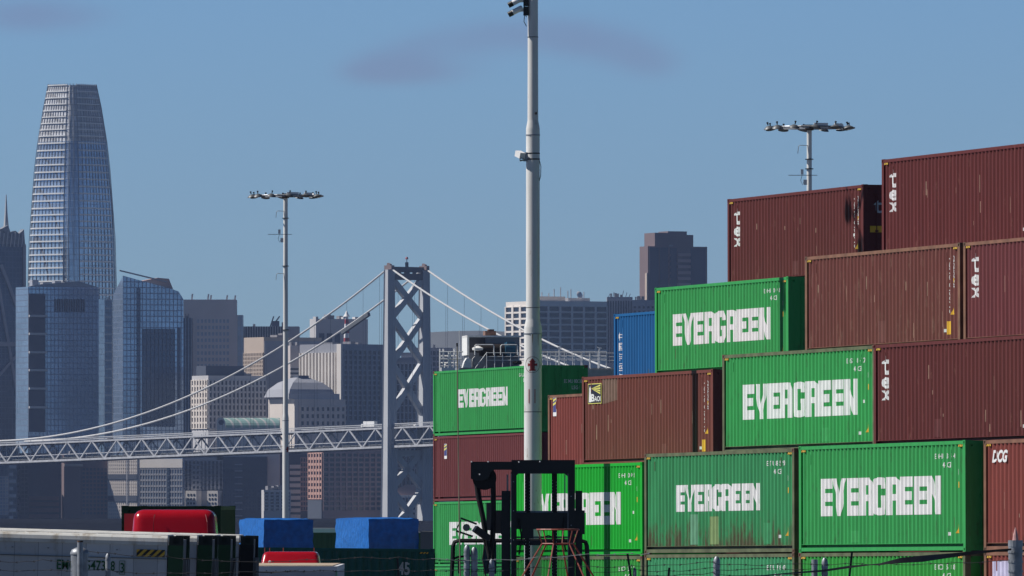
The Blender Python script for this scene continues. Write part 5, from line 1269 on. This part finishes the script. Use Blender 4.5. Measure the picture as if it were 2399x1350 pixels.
for ya, yb, nr in ((1078,1111,4),(1124,1161,5),(1176,1217,5)): facade(o, 'L', Dp, 0, Dp, hz_(yb,s), hz_(ya,s), 14, nr, STN['cream'], STN['mid'], .55, .5, .5, 33)
o, Wd, Dp, h, s = bld('blue grey glass block with a white top storey right of the pale banded block', 326, 428, 432, 1072, Zf+30, GLA, phi=62)
MB().box(-.6, 0, 0, Dp, hz_(1096,s), h-1).build('top_storey', STN['white'], o); MB().box(-.7, 0, Dp*.30, Dp*.37, 0, hz_(1097,s)).build('dark_joint', G2, o)
facade(o, 'L', Dp, 0, Dp, 5, hz_(1098,s), 16, 8, STN['mid'], GLA, .2, .3, .5, 100)
o, Wd, Dp, h, s = bld('dim grey block with two small white gabled bays at its foot', 432, 432, 522, 1066, Zf+50, STN['mid'])
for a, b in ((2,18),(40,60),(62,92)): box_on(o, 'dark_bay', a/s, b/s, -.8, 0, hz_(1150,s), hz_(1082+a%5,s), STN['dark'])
facade(o, 'F', Dp, 0, Wd, hz_(1148,s), hz_(1078,s), 10, 6, STN['mid'], WIN, .45, .5, 1.0, 60)
for a in (5, 55): 
    bb = MB().box(0, 9, 0, 27/s, 0, hz_(1150,s)).build('white_bay', STN['white'], o); bb.location = ((a+24)/s, -9, 0); bb.rotation_euler = (0,0,R(68))
    for r_ in range(4):
        for c_ in range(3): MB().box(-.2, -.02, (4+c_*7.5)/s, (8+c_*7.5)/s, hz_(1162+r_*10,s), hz_(1157+r_*10,s)).build('bay_window', WIN, bb)
o, Wd, Dp, h, s = bld('dark navy block above the left blue tarpaulin load', 522, 522, 626, 1070, Zf+45, STN['dark'])
facade(o, 'F', Dp, 0, Wd, 8, hz_(1090,s), 14, 13, STN['dark'], GLD, .4, .4, .6, 100)
for k in range(9): box_on(o, 'balcony', 28/s, 46/s, -2, -.7, hz_(1090+k*15,s), hz_(1087+k*15,s), STN['mid'])
o, Wd, Dp, h, s = bld('low grey block with square windows left of the white mast foot', 612, 618, 680, 1148, Zf-5, STN['grey'], phi=20)
facade(o, 'F', Dp, 0, Wd, 8, hz_(1152,s), 5, 6, STN['grey'], WIN, .4, .4, .8, 30)
o, Wd, Dp, h, s = bld('dark slab with stacked pale balconies right of the white mast foot', 626, 626, 722, 1062, Zf+60, STN['dark'])
for k in range(10): box_on(o, 'balcony', 53/s, 78/s, -3, -.01, hz_(1098+k*14.6,s), hz_(1089+k*14.6,s), STN['white'])
facade(o, 'F', Dp, 78/s, Wd, 8, hz_(1072,s), 3, 11, STN['rose'], WIN, .3, .3, .8, 33)
o, Wd, Dp, h, s = bld('pink brown stepped apartment block with sunlit end left of the bridge tower foot', 722, 756, 892, 1054, Zf+15, STN['rose'], phi=30)
facade(o, 'L', Dp, 0, Dp, hz_(1170,s), h-2, 5, 8, STN['pink'], WIN, .35, .45, .9, 40)
facade(o, 'F', Dp, 0, Wd, 8, h-2, 10, 12, STN['rose'], WIN, .28, .35, .9, 100)
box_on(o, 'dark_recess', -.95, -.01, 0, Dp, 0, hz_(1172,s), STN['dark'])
o, Wd, Dp, h, s = bld('dark ribbed block behind the foot of the bridge tower', 892, 892, 1030, 1040, Zf+80, STN['dark'])
facade(o, 'F', Dp, 0, Wd, 8, h-2, 14, 3, STN['mid'], WIN, .3, .1, 1.2, 42)
o, Wd, Dp, h, s = bld('small white round fronted hall with brown dome between the tower legs', 925, 925, 990, 1160, Zf-10, STN['grey'], name='domed_hall')
vs = []
MB().prism([(0,h),(Wd,h),(Wd*.92,hz_(1145,s)),(Wd*.7,hz_(1136,s)),(Wd*.4,hz_(1135,s)),(Wd*.12,hz_(1144,s))], 1, 14).build('dome', STN['rose'], o)
facade(o, 'F', Dp, 0, Wd, hz_(1215,s), h-1, 8, 3, STN['grey'], WIN, .4, .4, .8, 24)
box_on(o, 'white_pavilion', -2/s, 12/s, -2, -.9, hz_(1172,s), hz_(1158,s), STN['white'])

# ------------------------------------------------------------------ haze
hzb = MB().box(-1800, 1800, -60, 12600, -12, 420).build('haze', bpy.data.materials.new('haze')); tag(hzb, kind='stuff', label='thin blue sea haze over the bay and the whole scene', cat='haze')
hm = hzb.data.materials[0]; hm.use_nodes = True; t = hm.node_tree
for n in list(t.nodes): t.nodes.remove(n)
pv = t.nodes.new('ShaderNodeVolumePrincipled'); ou = t.nodes.new('ShaderNodeOutputMaterial'); t.links.new(pv.outputs[0], ou.inputs['Volume'])
pv.inputs['Color'].default_value = (.42,.57,.95,1); pv.inputs['Density'].default_value = 2.3e-5; pv.inputs['Anisotropy'].default_value = .0
S.cycles.volume_max_steps = 64
S.cycles.use_denoising = True
bpy.context.view_layer.update()
